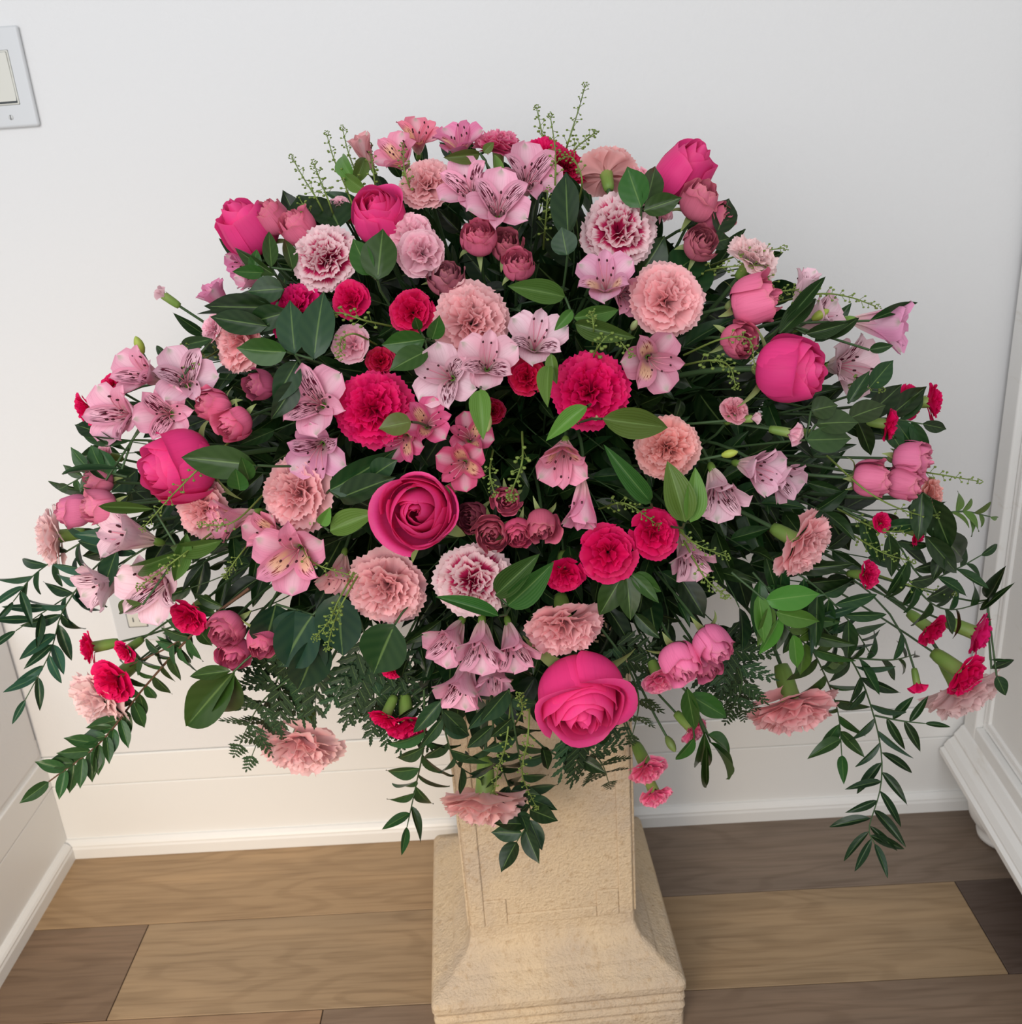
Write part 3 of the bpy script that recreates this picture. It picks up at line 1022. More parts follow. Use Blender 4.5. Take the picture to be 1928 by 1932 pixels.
def cress(label, pts, pods=26, frac=.6, d=.0, col=None, pod_r=.0014, ped=.0075, group='pennycress sprigs'):
    path = spline([at(q[0], q[1], q[2] if len(q) > 2 else 1.0, d - (.06 if k == 0 else 0)) for k, q in enumerate(pts)], 22)
    loc = path[0]
    o = thing('pennycress_sprig', label, 'herb sprig', Matrix.Translation(loc), group)
    v, f = tube_geo(path - loc, np.linspace(.0011, .0005, len(path)), 5)
    ob('stem', mesh('stem', v, f, M_CRESS), o)
    vs_, fs = [], []
    tg = np.gradient(path, axis=0)
    seed_dir = 0.0
    for i in range(pods + 14):
        tip = i >= pods
        t_ = (1 - frac) + frac * (i / pods) if not tip else 1.0
        q = t_ * (len(path) - 1.001)
        k = int(q)
        c = path[k] + (path[min(k + 1, len(path) - 1)] - path[k]) * (q - k) - loc
        T = nrm(tg[k])
        a = nrm(np.cross(T, (.3, .5, .8)))
        b_ = np.cross(T, a)
        seed_dir += 2.4
        e = math.cos(seed_dir) * a + math.sin(seed_dir) * b_
        ln = ped * (1.15 - .55 * t_) * rng.uniform(.8, 1.2) if not tip else .0032 * rng.uniform(.5, 1.2)
        r = pod_r * (1.25 - .55 * t_) if not tip else .0008
        en = c + e * ln * .85 + T * ln * (.55 if not tip else rng.uniform(0, 1.4))
        if not tip:
            vv, ff = tube_geo([c, (c + en) / 2 + T * ln * -.06, en], .00032, 3)
            fs += [tuple(z + len(vs_) for z in h) for h in ff]
            vs_ += vv
        vv, ff = blob(r, en)
        fs += [tuple(z + len(vs_) for z in h) for h in ff]
        vs_ += vv
    p = ob('seed_pods', mesh('seed_pods', vs_, fs, M_CRESS), o)
    p['kind'] = 'stuff'
    return o


# fern: one pinna mesh of toothed leaflets
def pinna_mesh(seed, nl=4):
    g = np.random.default_rng(seed)
    vs_, fs, uv = [], [], []

    def leaflet(base, ang, L, w):
        n = 7
        c, s_ = math.cos(ang), math.sin(ang)
        k0 = len(vs_)
        for j in range(n + 1):
            t_ = j / n
            hw = w * math.sin(min(1, t_ * .9 + .1) * math.pi) ** .7 * (1 if t_ < 1 else 0)
            hw2 = hw * (1.35 if j % 2 else .8)
            for sd in (-1, 0, 1):
                px, py = sd * hw2, t_ * L + (.05 * L if j % 2 and sd else 0)
                vs_.append((base[0] + px * c - py * s_, base[1] + px * s_ + py * c, abs(sd) * .012 - .05 * t_ * t_ * L))
                uv.append((.5 + sd * .4, t_))
        for j in range(n):
            for q in (0, 1):
                i0 = k0 + j * 3 + q
                fs.append((i0, i0 + 1, i0 + 4, i0 + 3))
    for i in range(nl):
        y = .08 + .80 * i / nl
        L = .50 * (1 - .62 * i / nl) + .04
        for sd in (1, -1):
            leaflet((0, y + (.03 if sd > 0 else 0)), -sd * math.radians(58), L * g.uniform(.9, 1.1), L * .165)
    leaflet((0, .82), 0, .22, .05)
    v, f = tube_geo([(0, 0, -.004), (0, .5, -.004), (0, 1, -.01)], .009, 4)
    fs += [tuple(z + len(vs_) for z in h) for h in f]
    vs_ += [tuple(q) for q in v]
    uv += [(.2, .5)] * len(v)
    return mesh('pinna', vs_, fs, M_FERN, uv)


PIN = [pinna_mesh(1), pinna_mesh(2, 5)]


def fern(label, pts, n, plen, col=lin((44, 72, 44)), d=-.02, ratio=.62):
    path = px_path(pts, 30, d)
    loc = path[0]
    o = thing('fern_frond', label, 'fern', Matrix.Translation(loc), 'leatherleaf fern fronds')
    v, f = tube_geo(path - loc, np.linspace(.0016, .0005, len(path)), 5)
    ob('stem', mesh('stem', v, f, M_STEM), o)
    tg = np.gradient(path, axis=0)
    for i in range(n):
        t_ = .18 + .80 * i / n
        k = int(t_ * (len(path) - 1))
        T = nrm(tg[k])
        h = nrm(CAM - path[k])
        sv = nrm(np.cross(h, T))
        up = np.cross(T, sv)
        L = plen * (1 - .55 * i / n)
        for sg in (1, -1):
            dr = T * .75 + sg * sv * .75 + up * rng.uniform(-.15, .15)
            y = nrm(dr)
            z = nrm(up + sv * rng.uniform(-.3, .3) - (up @ y) * y)
            z = nrm(z - (z @ y) * y)
            x = np.cross(y, z)
            ob('pinna', PIN[i % 2], o, m4(x * L * ratio, y * L, z * L, path[k] - loc), col)
    T = nrm(tg[-1])
    h = nrm(CAM - path[-1])
    x = nrm(np.cross(T, h))
    L = plen * .55
    ob('pinna', PIN[0], o, m4(x * L * .6, T * L, np.cross(x, T) * L, path[-3] - loc), col)
    return o


# ---------------------------------------------------------------- the flowers, one by one: kind, photo x, y, size in pixels, lean right, lean up, label
Fl = flower
# large roses
Fl('RO', 465, 428, 100, -.45, .62, 'hot pink rose bud at the upper left edge, leaning out against the wall', 'bud', spin=20)
Fl('RO', 1292, 322, 104, .48, .62, 'hot pink rose bud standing highest on the right shoulder of the bouquet', 'bud', spin=200)
Fl('RO', 712, 402, 100, -.08, .45, 'loosely opened hot pink rose above the pale pink pair of carnations', 'half')
Fl('RO', 1500, 697, 122, .80, -.10, 'fat hot pink rose lying sideways with its mouth to the right', 'half', d=.03, spin=70)
Fl('RO', 328, 885, 132, -.70, -.25, 'hot pink rose turned to the left below the striped lilac alstroemeria', 'half', d=.02)
Fl('RO', 790, 966, 150, -.08, -.05, 'wide open hot pink rose facing forward in the middle of the bouquet', 'open', d=.03, spin=40)
Fl('RO', 1098, 1312, 168, .10, -.66, 'largest hot pink rose nodding down over the pedestal front', 'flared', d=.03)
# salmon carnations
Fl('CS', 803, 340, 96, -.10, .30, 'salmon carnation near the top left of the forward striped alstroemeria')
Fl('CS', 890, 606, 132, .05, -.02, 'large pale salmon carnation just above three white pink alstroemeria')
Fl('CS', 1260, 563, 124, .05, .0, 'salmon carnation right of the lilac alstroemeria with yellow throat')
Fl('CS', 442, 640, 112, -.66, .0, 'salmon carnation seen from the side behind one dark pointed leaf', d=-.01)
Fl('CS', 553, 930, 130, -.38, .0, 'full salmon carnation left of the wide open rose')
Fl('CS', 378, 965, 98, -.35, -.20, 'salmon carnation tucked under the left facing rose')
Fl('CS', 1258, 842, 108, -.15, .1, 'ruffled salmon carnation behind the slender yellow green bud leaf', d=-.01, col=(250, 176, 170))
Fl('CS', 730, 1117, 132, .0, -.40, 'salmon carnation below the wide open rose beside the pennycress')
Fl('CS', 1525, 1032, 122, .70, -.45, 'salmon carnation at the right flank facing down and right')
Fl('CS', 1067, 1195, 132, .08, -.78, 'salmon carnation hanging right above the largest rose')
Fl('CS', 560, 1418, 142, -.15, -.78, 'pale salmon carnation hanging lowest on the left in front of the white boards', col=(255, 208, 210))
Fl('CS', 1500, 1348, 150, .15, -.88, 'salmon carnation hanging on a bare stem at the lower right', d=.01)
Fl('CS', 915, 1526, 146, .0, -.975, 'pale salmon carnation upside down in front of the pedestal shaft', col=(255, 206, 204))
Fl('CD', 940, 266, 92, .0, .86, 'deep pink carnation standing at the very top edge')
Fl('CS', 1762, 935, 66, .75, .05, 'salmon carnation mostly hidden by leaves at the far right', col=(240, 160, 150))
# pale carnations
Fl('CP', 178, 1330, 118, -.45, -.55, 'blush carnation behind the cerise bloom at the far lower left', d=-.02)
Fl('CP', 1822, 1318, 132, .35, -.86, 'blush carnation hanging behind a cerise bloom at the far lower right', d=-.03)
Fl('CP', 90, 1015, 100, -.86, -.15, 'blush carnation poking out farthest left against the wall')
Fl('CP', 1428, 478, 92, .45, .62, 'blush carnation close to the wall right of the dusty rose trio')
Fl('CP', 1142, 318, 96, -.05, .82, 'blush carnation seen from behind at the top right', b=1, d=-.02, col=(240, 178, 176))
# pink and white carnations
Fl('CV', 608, 484, 112, -.20, .12, 'white edged pink carnation at the upper left of the bouquet')
Fl('CV', 1170, 430, 128, .06, .08, 'white edged pink carnation at the upper right of the bouquet')
Fl('CV', 893, 1103, 126, .0, -.22, 'white edged pink carnation low in the middle below the small roses')
# cerise carnations
Fl('CK', 703, 770, 128, .0, .0, 'cerise carnation touching the flat lilac striped alstroemeria')
Fl('CK', 1115, 736, 128, .0, .06, 'cerise carnation right of centre above the bright strap leaves')
Fl('CK', 550, 577, 102, -.35, .40, 'magenta carnation half covered by a pair of blue green leaves', col=(226, 22, 112), d=-.015)
Fl('CK', 1022, 290, 82, -.1, .55, 'cerise carnation at the top behind thin pennycress stalks', d=-.02)
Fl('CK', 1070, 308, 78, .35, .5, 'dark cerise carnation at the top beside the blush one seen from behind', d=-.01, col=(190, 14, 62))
# cerise spray carnations
Fl('MK', 660, 562, 74, -.1, .1, 'small cerise carnation between the white edged one and the crimson one')
Fl('MK', 778, 587, 86, .05, -.05, 'small crimson carnation left of the large pale salmon one', col=(214, 6, 78))
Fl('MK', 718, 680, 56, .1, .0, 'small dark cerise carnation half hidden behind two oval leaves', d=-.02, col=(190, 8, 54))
Fl('MK', 994, 709, 74, .0, .0, 'small red carnation squeezed under the white pink alstroemeria', col=(216, 8, 66))
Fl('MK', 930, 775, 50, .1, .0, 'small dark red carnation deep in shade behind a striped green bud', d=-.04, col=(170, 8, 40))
Fl('MK', 1148, 1046, 112, -.05, -.1, 'bright cerise spray carnation, left one of the touching pair low at the centre right', d=.01)
Fl('MK', 1238, 1006, 98, .2, .0, 'bright cerise spray carnation, right one of the touching pair low at the centre right')
Fl('MK', 1066, 1090, 80, .0, -.62, 'cerise spray carnation nodding just above the hanging salmon carnation')
Fl('MK', 350, 1170, 80, -.35, -.52, 'cerise spray carnation below the white pink alstroemeria on the left')
Fl('MK', 162, 1224, 66, -.88, -.15, 'cerise spray carnation pointing left on a short green calyx, far lower left')
Fl('MK', 232, 1232, 52, -.55, -.5, 'small cerise spray carnation behind a green calyx at the lower left', d=-.02)
Fl('MK', 205, 1292, 92, -.35, -.42, 'large ruffled cerise bloom covering the blush carnation at the lower left', d=.02)
Fl('MK', 722, 1362, 62, -.35, -.80, 'cerise spray carnation, left one of the hanging pair by the fern')
Fl('MK', 768, 1378, 84, .12, -.84, 'cerise spray carnation, right one of the hanging pair by the fern')
Fl('MK', 735, 1270, 42, -.3, -.7, 'tiny cerise spray carnation under the broad round leaf', d=-.02)
Fl('MK', 157, 777, 66, -.72, -.5, 'cerise spray carnation hanging by the wall at the far left')
Fl('MK', 205, 722, 46, -.4, .4, 'bit of a cerise carnation behind the lilac alstroemeria on the left', d=-.04)
Fl('MK', 1722, 757, 68, .62, .0, 'cerise spray carnation on the right behind another green calyx', d=-.02)
Fl('MK', 1766, 757, 72, .93, .02, 'cerise spray carnation sticking out farthest at the upper right')
Fl('MK', 1684, 802, 62, .88, -.2, 'cerise spray carnation below the far right pair of cerise ones')
Fl('MK', 1667, 985, 42, .4, .1, 'small cerise spray carnation under the three pink rosebuds')
Fl('MK', 1737, 1008, 52, .8, -.35, 'cerise spray carnation peeping between large dark leaves at right')
Fl('MK', 1643, 1085, 56, .6, .0, 'cerise spray carnation right of the flank salmon carnation')
Fl('MK', 1764, 1194, 70, .55, -.55, 'cerise spray carnation in the right cluster behind the magenta one', d=-.02)
Fl('MK', 1854, 1200, 82, .84, -.36, 'magenta spray carnation reaching farthest right beside the cabinet', col=(228, 30, 120))
Fl('MK', 1830, 1280, 94, .55, -.5, 'cerise spray carnation over the blush carnation at the far right', d=.015)
Fl('MK', 1731, 1296, 36, .10, -.97, 'half opened cerise carnation bud pointing straight down at right', 'half')
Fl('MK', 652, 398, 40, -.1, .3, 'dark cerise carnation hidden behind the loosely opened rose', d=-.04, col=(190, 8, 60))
# mid pink spray carnations
Fl('MP', 1246, 1290, 70, .18, -.62, 'mid pink spray carnation touching the hanging rosebuds right of the largest rose')
Fl('MP', 1314, 1383, 62, .62, -.58, 'mid pink spray carnation with a long calyx above the drooping leaves')
Fl('MP', 1226, 1460, 78, .30, -.66, 'mid pink spray carnation right of the pedestal shaft, upper of two')
Fl('MP', 1240, 1507, 66, .32, -.72, 'mid pink spray carnation right of the pedestal shaft, lowest of two', d=-.015)
# pale spray carnations
Fl('ML', 774, 436, 92, -.1, .35, 'pale pink spray carnation, rear one of a pair under the top salmon carnation', d=-.005)
Fl('ML', 794, 474, 94, .05, .0, 'pale pink spray carnation, front one of a pair beside a dusty rose', d=.02)
Fl('ML', 660, 647, 76, -.15, .05, 'pale pink spray carnation crossed by a thin pennycress tip')
Fl('ML', 396, 618, 56, -.6, .1, 'pale pink spray carnation left of the side turned salmon carnation')
Fl('MB', 313, 560, 36, -.74, .52, 'pale pink carnation bud on a bare stem, alone against the left wall')
Fl('ML', 1388, 770, 58, .15, .45, 'pale pink spray carnation below the fat sideways rose', col=(240, 160, 176))
Fl('MB', 1415, 790, 34, .92, .05, 'closed pale pink bud right beside the small carnation below the sideways rose')
Fl('ML', 1498, 818, 48, .90, -.22, 'half opened pale pink carnation on a long green calyx at right', 'half')
Fl('ML', 1544, 820, 42, .85, -.2, 'pale pink bud behind the half opened one at right', 'half')
Fl('ML', 1205, 337, 52, .5, .2, 'pale pink bud flower behind the three upright leaves at the top right', 'half', d=-.02)
Fl('ML', 1250, 402, 42, .5, -.2, 'pale pink bud under the three upright leaves', 'half', d=-.02)
Fl('ML', 636, 385, 46, -.2, .4, 'blush spray carnation near the large round leaf at the upper left', d=-.03)
Fl('ML', 192, 856, 48, -.6, .2, 'blush spray carnation behind thin stems at the left edge', d=-.03)
Fl('ML', 1112, 448, 46, -.5, -.1, 'blush spray carnation behind the upper right white edged one', d=-.03, col=(226, 160, 168))
# spray roses
Fl('SR', 516, 412, 58, -.45, .58, 'dusty pink rosebud right beside the upper left hot pink bud')
Fl('SR', 563, 432, 60, -.5, .6, 'dusty pink rosebud above the upper left white edged carnation')
Fl('SR', 902, 445, 66, -.05, .42, 'dusty rose, left one of three below the forward striped alstroemeria')
Fl('SR', 955, 460, 58, .05, .38, 'dusty rose, middle one of three below the forward striped alstroemeria', d=-.015, col=(202, 104, 126))
Fl('SR', 978, 497, 58, .05, .36, 'dusty rose, lowest one of three below the forward striped alstroemeria')
Fl('SR', 840, 520, 64, .05, .40, 'withered mauve rose below the pale pink pair of carnations', col=(188, 112, 130))
Fl('SR', 1318, 380, 66, .25, .60, 'dusty rose, top one of three under the right shoulder rose', col=(218, 116, 142))
Fl('SR', 1347, 412, 56, .72, .05, 'dusty rose, rear one of three under the right shoulder rose', d=-.02, col=(202, 96, 126))
Fl('SR', 1324, 457, 62, .18, .15, 'dusty rose, lowest one of three under the right shoulder rose', col=(202, 112, 132))
Fl('SR', 1420, 568, 82, .88, .12, 'pink rose seen from the side with long green sepals at right', col=(232, 116, 154))
Fl('SR', 1398, 642, 66, .40, -.25, 'small pink rose below the side turned pink rose')
Fl('SR', 490, 727, 50, -.6, -.05, 'small dusty rosebud in shade left of a drooping dark leaf', col=(194, 94, 130))
Fl('SR', 404, 767, 58, -.7, .05, 'pink rosebud, left one of two beside the striped alstroemeria', col=(232, 112, 150))
Fl('SR', 444, 800, 58, -.45, -.42, 'pink rosebud, right one of two beside the striped alstroemeria', col=(232, 112, 150), d=.01)
Fl('SR', 143, 963, 58, -.88, -.15, 'pink rosebud pointing left by the wall above the blush carnation', col=(228, 124, 164))
Fl('SR', 190, 957, 58, -.8, -.1, 'pink rosebud right behind the leftmost pointing rosebud', col=(232, 130, 164))
Fl('SR', 188, 908, 48, -.75, .05, 'half closed pink rosebud above the two left pointing rosebuds', d=-.02, col=(212, 120, 148))
Fl('SR', 955, 943, 52, -.05, -.12, 'small dusty rose topmost of the five in the centre')
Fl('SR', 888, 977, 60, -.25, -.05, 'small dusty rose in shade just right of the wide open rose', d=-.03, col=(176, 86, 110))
Fl('SR', 928, 1009, 66, -.04, -.10, 'small dusty rose showing its swirl, front left of the five in the centre', col=(220, 112, 138))
Fl('SR', 978, 1008, 54, .02, -.48, 'small dusty rosebud between two others low in the centre', col=(212, 86, 124))
Fl('SR', 1023, 990, 56, .02, -.60, 'closed dusty rosebud rightmost of the five in the centre', col=(212, 102, 130))
Fl('SR', 424, 1190, 66, -.22, -.45, 'pink spray rose, upper left of three at the lower left', col=(228, 116, 152))
Fl('SR', 442, 1236, 62, -.05, -.52, 'pink spray rose, lowest of three at the lower left', col=(226, 106, 150))
Fl('SR', 496, 1206, 58, .08, -.68, 'pink rosebud, right of three at the lower left', col=(220, 102, 140))
Fl('SR', 1283, 1246, 68, .28, -.72, 'pink hanging rosebud, front left of three above the drooping leaves', col=(238, 124, 170))
Fl('SR', 1344, 1213, 66, .42, -.66, 'pink hanging rosebud, upper right of three above the drooping leaves', col=(238, 126, 172))
Fl('SR', 1332, 1250, 52, .32, -.62, 'pink hanging rosebud behind the other two above the drooping leaves', d=-.03, col=(218, 104, 146))
Fl('SR', 1640, 904, 64, .92, -.08, 'pink rosebud, left one of three at the far right', col=(228, 120, 156))
Fl('SR', 1717, 866, 64, .86, -.05, 'pink rosebud, top one of three at the far right', col=(232, 124, 164))
Fl('SR', 1702, 911, 60, .80, -.25, 'pink rosebud, lower right one of three at the far right', col=(224, 116, 152), d=.01)
# alstroemeria
Fl('AL', 880, 352, 104, -.28, .25, 'lilac alstroemeria with dark streaks, left of three at the top', 'wide', spin=10)
Fl('AL', 940, 384, 118, .04, .22, 'lilac alstroemeria with dark streaks, front of three at the top', 'wide', d=.03, spin=-5)
Fl('AL', 998, 332, 116, .18, .30, 'lilac alstroemeria with dark streaks, right of three at the top', 'wide', spin=8)
Fl('AO', 1142, 528, 112, -.12, .30, 'lilac alstroemeria with a pale yellow throat at the upper right', 'wide', d=.015, spin=180, col=(234, 170, 198))
Fl('AL', 1180, 556, 86, .35, -.30, 'lilac alstroemeria behind the yellow throated one at the upper right', 'bell', d=-.02)
Fl('AL', 592, 756, 132, -.12, .05, 'pink alstroemeria with streaks spread flat against the cerise carnation', 'wide', d=.01, spin=72)
Fl('AL', 598, 850, 110, -.05, -.35, 'mauve streaked alstroemeria just under the flat pink one', 'wide', spin=5, col=(228, 164, 194))
Fl('AL', 268, 706, 104, -.35, .10, 'lilac alstroemeria under the yellow green bud at the left', 'bell', spin=170)
Fl('AL', 348, 712, 112, .18, .20, 'pale alstroemeria with a heavily striped petal at the left', 'wide', spin=30, col=(236, 190, 208), d=.01)
Fl('AL', 222, 782, 116, -.35, -.12, 'lilac alstroemeria at the left beside the hanging cerise carnation', 'wide', spin=150, d=.015)
Fl('AL', 312, 782, 106, .10, -.12, 'lilac alstroemeria right above the left facing rose', 'wide', spin=100, d=.01)
Fl('AW', 242, 1010, 116, -.62, .22, 'white pink alstroemeria, upper of three at the left', 'bell')
Fl('AW', 198, 1100, 108, -.62, -.38, 'white pink alstroemeria, outer of three at the left', 'bell')
Fl('AW', 290, 1108, 128, -.18, -.22, 'white pink alstroemeria, lowest open one of three at the left', 'wide', spin=190, d=.02)
Fl('AW', 1012, 642, 112, .10, .28, 'white pink alstroemeria, right of three at the centre', 'wide', spin=170)
Fl('AW', 920, 683, 112, .05, .14, 'white pink alstroemeria, middle of three at the centre', 'wide', spin=175, d=.012, col=(240, 190, 204))
Fl('AW', 842, 712, 120, -.16, -.1, 'white pink alstroemeria, left of three at the centre', 'wide', spin=250, d=.005)
Fl('AO', 1230, 682, 118, .02, -.32, 'pink alstroemeria with a freckled yellow petal right of centre', 'wide', spin=90, col=(232, 158, 182))
Fl('AO', 1062, 862, 118, -.12, -.56, 'bell shaped pink alstroemeria below the cerise carnation right of centre', 'bell', spin=0)
Fl('AO', 1098, 944, 92, -.05, -.93, 'slender pink alstroemeria trumpet hanging below the bell shaped one', 'trumpet', col=(236, 150, 182))
Fl('AG', 806, 797, 92, .10, .14, 'magenta alstroemeria star right of the cerise carnation', 'wide', d=.01)
Fl('AG', 762, 832, 78, -.10, -.42, 'magenta alstroemeria under the cerise carnation near an olive leaf', 'wide', d=-.01)
Fl('AG', 888, 822, 86, .10, .20, 'magenta alstroemeria, upper of two above the wide open rose', 'wide', col=(218, 100, 140))
Fl('AG', 872, 876, 96, -.08, -.16, 'magenta alstroemeria with a cream petal above the wide open rose', 'wide', d=.015, col=(220, 96, 136))
Fl('AG', 722, 922, 66, -.82, .18, 'narrow magenta alstroemeria peeking out left of the wide open rose', 'trumpet', d=-.02)
Fl('AO', 438, 976, 96, -.80, -.22, 'pink alstroemeria trumpet pointing left beside the tucked salmon carnation', 'bell', spin=0)
Fl('AO', 552, 1048, 140, -.05, -.24, 'big pink alstroemeria with a yellow freckled throat at the lower left', 'wide', spin=180, d=.025, col=(242, 160, 190))
Fl('AO', 508, 1005, 96, -.45, .15, 'pink alstroemeria behind the big freckled one at the lower left', 'bell', col=(242, 160, 186))
Fl('AO', 640, 1082, 92, -.10, -.80, 'pale coral alstroemeria hanging between the big freckled one and a salmon carnation', 'bell', d=-.02, col=(236, 176, 180))
Fl('AL', 1358, 926, 112, .12, -.74, 'pale striped alstroemeria nodding left of the right hand pair', 'bell', spin=180, col=(238, 196, 210))
Fl('AL', 1428, 884, 104, .48, -.22, 'pale alstroemeria trumpet, upper of the right hand pair', 'bell', spin=60, col=(238, 190, 208))
Fl('AL', 1470, 900, 96, .62, -.52, 'pale alstroemeria with fanned striped petals, outer of the right hand pair', 'bell', spin=160, col=(238, 190, 208), d=-.01)
Fl('AL', 1300, 1046, 100, .18, -.74, 'dim pale alstroemeria behind the bright cerise pair', 'bell', d=-.03, col=(230, 180, 196))
Fl('AL', 850, 1206, 102, -.35, -.56, 'striped lilac alstroemeria, left of the hanging cluster over the pedestal', 'bell', spin=170)
Fl('AL', 908, 1216, 110, .0, -.72, 'striped lilac alstroemeria, centre of the hanging cluster over the pedestal', 'bell', d=.02, spin=180)
Fl('AL', 970, 1218, 102, .22, -.76, 'striped lilac alstroemeria, right of the hanging cluster over the pedestal', 'bell', spin=185)
Fl('AL', 872, 1288, 108, -.18, -.80, 'striped lilac alstroemeria, lowest of the hanging cluster over the pedestal', 'bell', d=-.015, spin=180)
Fl('AL', 930, 1270, 92, .05, -.86, 'faded alstroemeria behind the hanging cluster over the pedestal', 'bell', d=-.035)
Fl('AL', 1668, 612, 116, .86, -.22, 'lilac alstroemeria trumpet pointing right against the wall', 'bell', spin=90, col=(228, 156, 192))
Fl('AL', 1602, 690, 116, .42, -.12, 'pale striped alstroemeria behind the fat sideways rose', 'wide', d=-.05, col=(240, 206, 214))
Fl('AW', 1545, 600, 96, .62, .25, 'white pink alstroemeria next to a green bud at the right', 'bell', d=-.02)
Fl('AW', 1512, 545, 60, .3, .75, 'small blush alstroemeria standing by a pointed leaf at the upper right', 'trumpet')
Fl('AO', 788, 258, 84, .05, .50, 'coral alstroemeria standing tallest at the top left', 'wide', col=(238, 136, 158))
Fl('AO', 750, 294, 88, -.35, .30, 'coral pink alstroemeria left of the tallest one at the top', 'wide', col=(236, 150, 176))
Fl('AG', 866, 268, 92, -.12, .55, 'rose pink alstroemeria between the coral one and the deep pink carnation', 'wide', col=(228, 132, 172))
Fl('AO', 690, 292, 64, -.35, .68, 'faded coral alstroemeria beside pennycress at the upper left', 'trumpet', col=(232, 168, 172))
Fl('AG', 410, 562, 76, -.55, .66, 'mauve alstroemeria near the wall above the side turned salmon carnation', 'bell', col=(222, 140, 176))
Fl('AG', 458, 500, 66, -.62, -.35, 'mauve alstroemeria below the upper left hot pink bud', 'bell', d=-.02, col=(220, 130, 172))
Fl('AL', 482, 530, 56, -.7, .0, 'small lilac alstroemeria among dark leaves at the upper left', 'trumpet', d=-.02)
# green alstroemeria buds
Fl('AB', 263, 652, 36, -.25, .88, 'yellow green bud above the lilac alstroemeria at the left')
Fl('AB', 1547, 594, 36, .80, .45, 'green bud beside the white pink alstroemeria at the right')
Fl('AB', 1376, 856, 32, .90, .20, 'small green bud left of the right hand alstroemeria pair')
Fl('AB', 590, 983, 26, -.2, -.5, 'pale green bud below the full salmon carnation', col=(170, 176, 120))
Fl('AB', 598, 1030, 32, .1, -.6, 'yellowish bud right of the big freckled alstroemeria', col=(186, 178, 110))
Fl('AB', 1196, 614, 26, .3, .6, 'round green bud below the right salmon carnation', col=(150, 164, 110))
Fl('AB', 1122, 788, 26, .3, -.2, 'cream bud under the right cerise carnation', col=(206, 200, 150))
Fl('AB', 1265, 1403, 34, .45, -.80, 'closed green carnation bud on a bare stem near the drooping leaves', col=(112, 132, 70))
Fl('AB', 912, 790, 62, .25, -.80, 'long striped green bud below the middle white alstroemeria', col=(190, 196, 130), d=.015)


# ---------------------------------------------------------------- leaves seen singly
Ls = leafset
Ls('broadleaf_sprig', 'pair of blue green leaves covering the magenta carnation', [(556, 668, 546, 566, 52), (592, 678, 606, 548, 58)], BLUE, d=.03)
Ls('broadleaf_sprig', 'single dark leaf with a sharp tip over the side turned salmon carnation', [(540, 664, 446, 662, 48)], MID, d=.035)
Ls('broadleaf_sprig', 'dark leaves stacked above the side turned salmon carnation', [(520, 580, 390, 580, 44), (535, 545, 468, 548, 44), (505, 615, 400, 600, 40), (540, 590, 462, 610, 42)], DARK)
Ls('ruscus_sprig', 'small upright leaves between the upper left buds and the white edged carnation', [(512, 505, 508, 440, 26), (552, 510, 540, 445, 24), (500, 515, 440, 512, 24), (520, 520, 436, 468, 24), (480, 515, 482, 470, 22)], MID, 'lance')
Ls('broadleaf_sprig', 'curled broad leaf under the loosely opened rose', [(712, 528, 722, 432, 62), (700, 520, 662, 450, 40)], MID, d=.02)
Ls('broadleaf_sprig', 'large round dark leaf against the wall at the upper left', [(600, 440, 560, 372, 84), (640, 430, 612, 366, 70)], DARK, d=-.04)
Ls('broadleaf_sprig', 'three upright green leaves at the top right', [(1210, 392, 1182, 318, 52), (1216, 390, 1243, 306, 38), (1214, 398, 1284, 372, 36)], MID, d=.02)
Ls('broadleaf_sprig', 'long glossy upright leaf right of the top alstroemeria', [(1072, 448, 1066, 330, 50), (1070, 482, 1058, 430, 44)], BLUE, d=.02)
Ls('broadleaf_sprig', 'broad dark leaves beneath the upper right white edged carnation', [(1205, 520, 1256, 448, 54), (1262, 520, 1332, 470, 64), (1300, 560, 1330, 480, 54)], DARK, d=-.045)
Ls('broadleaf_sprig', 'dark leaf standing at the right shoulder behind the dusty roses', [(1352, 440, 1380, 370, 44), (1340, 460, 1378, 448, 30)], DARK, d=-.02)
Ls('broadleaf_sprig', 'oval leaves between the crimson and the pale salmon carnation', [(802, 640, 722, 652, 42), (806, 662, 738, 694, 42), (790, 622, 782, 598, 18), (815, 640, 830, 602, 30)], MID, d=.01)
Ls('strap_leaf_sprig', 'bright veined leaf reaching right from under the right cerise carnation', [(1136, 790, 1262, 808, 52)], LIGHT, 'strap', d=.03, tilt=.2)
Ls('strap_leaf_sprig', 'bright narrow leaf bending down left of the right cerise carnation', [(1108, 766, 1034, 818, 30)], LIGHT, 'strap', d=.035)
Ls('strap_leaf_sprig', 'bright green folded leaf below the middle white alstroemeria', [(905, 735, 908, 808, 36)], LIGHT, 'strap', d=.03)
Ls('strap_leaf_sprig', 'light green leaf curving round the small red carnation', [(1036, 690, 1026, 752, 30), (1040, 668, 1046, 720, 22)], LIGHT, 'strap', d=.02)
Ls('strap_leaf_sprig', 'pair of bright veined leaves right of the low white edged carnation', [(958, 1142, 1040, 1072, 46), (936, 1122, 1002, 1058, 42)], MID, 'strap', d=.03)
Ls('strap_leaf_sprig', 'narrow green leaf curving under the low white edged carnation', [(940, 1162, 832, 1122, 26)], MID, 'strap', d=.04)
Ls('strap_leaf_sprig', 'wide pale green leaf beside the nodding striped alstroemeria', [(1292, 985, 1266, 880, 52), (1302, 985, 1318, 892, 40)], LIGHT, 'strap', d=.03)
Ls('strap_leaf_sprig', 'folded mid green leaf left of the wide pale green leaf', [(1228, 948, 1158, 866, 34)], MID, 'strap', d=.02)
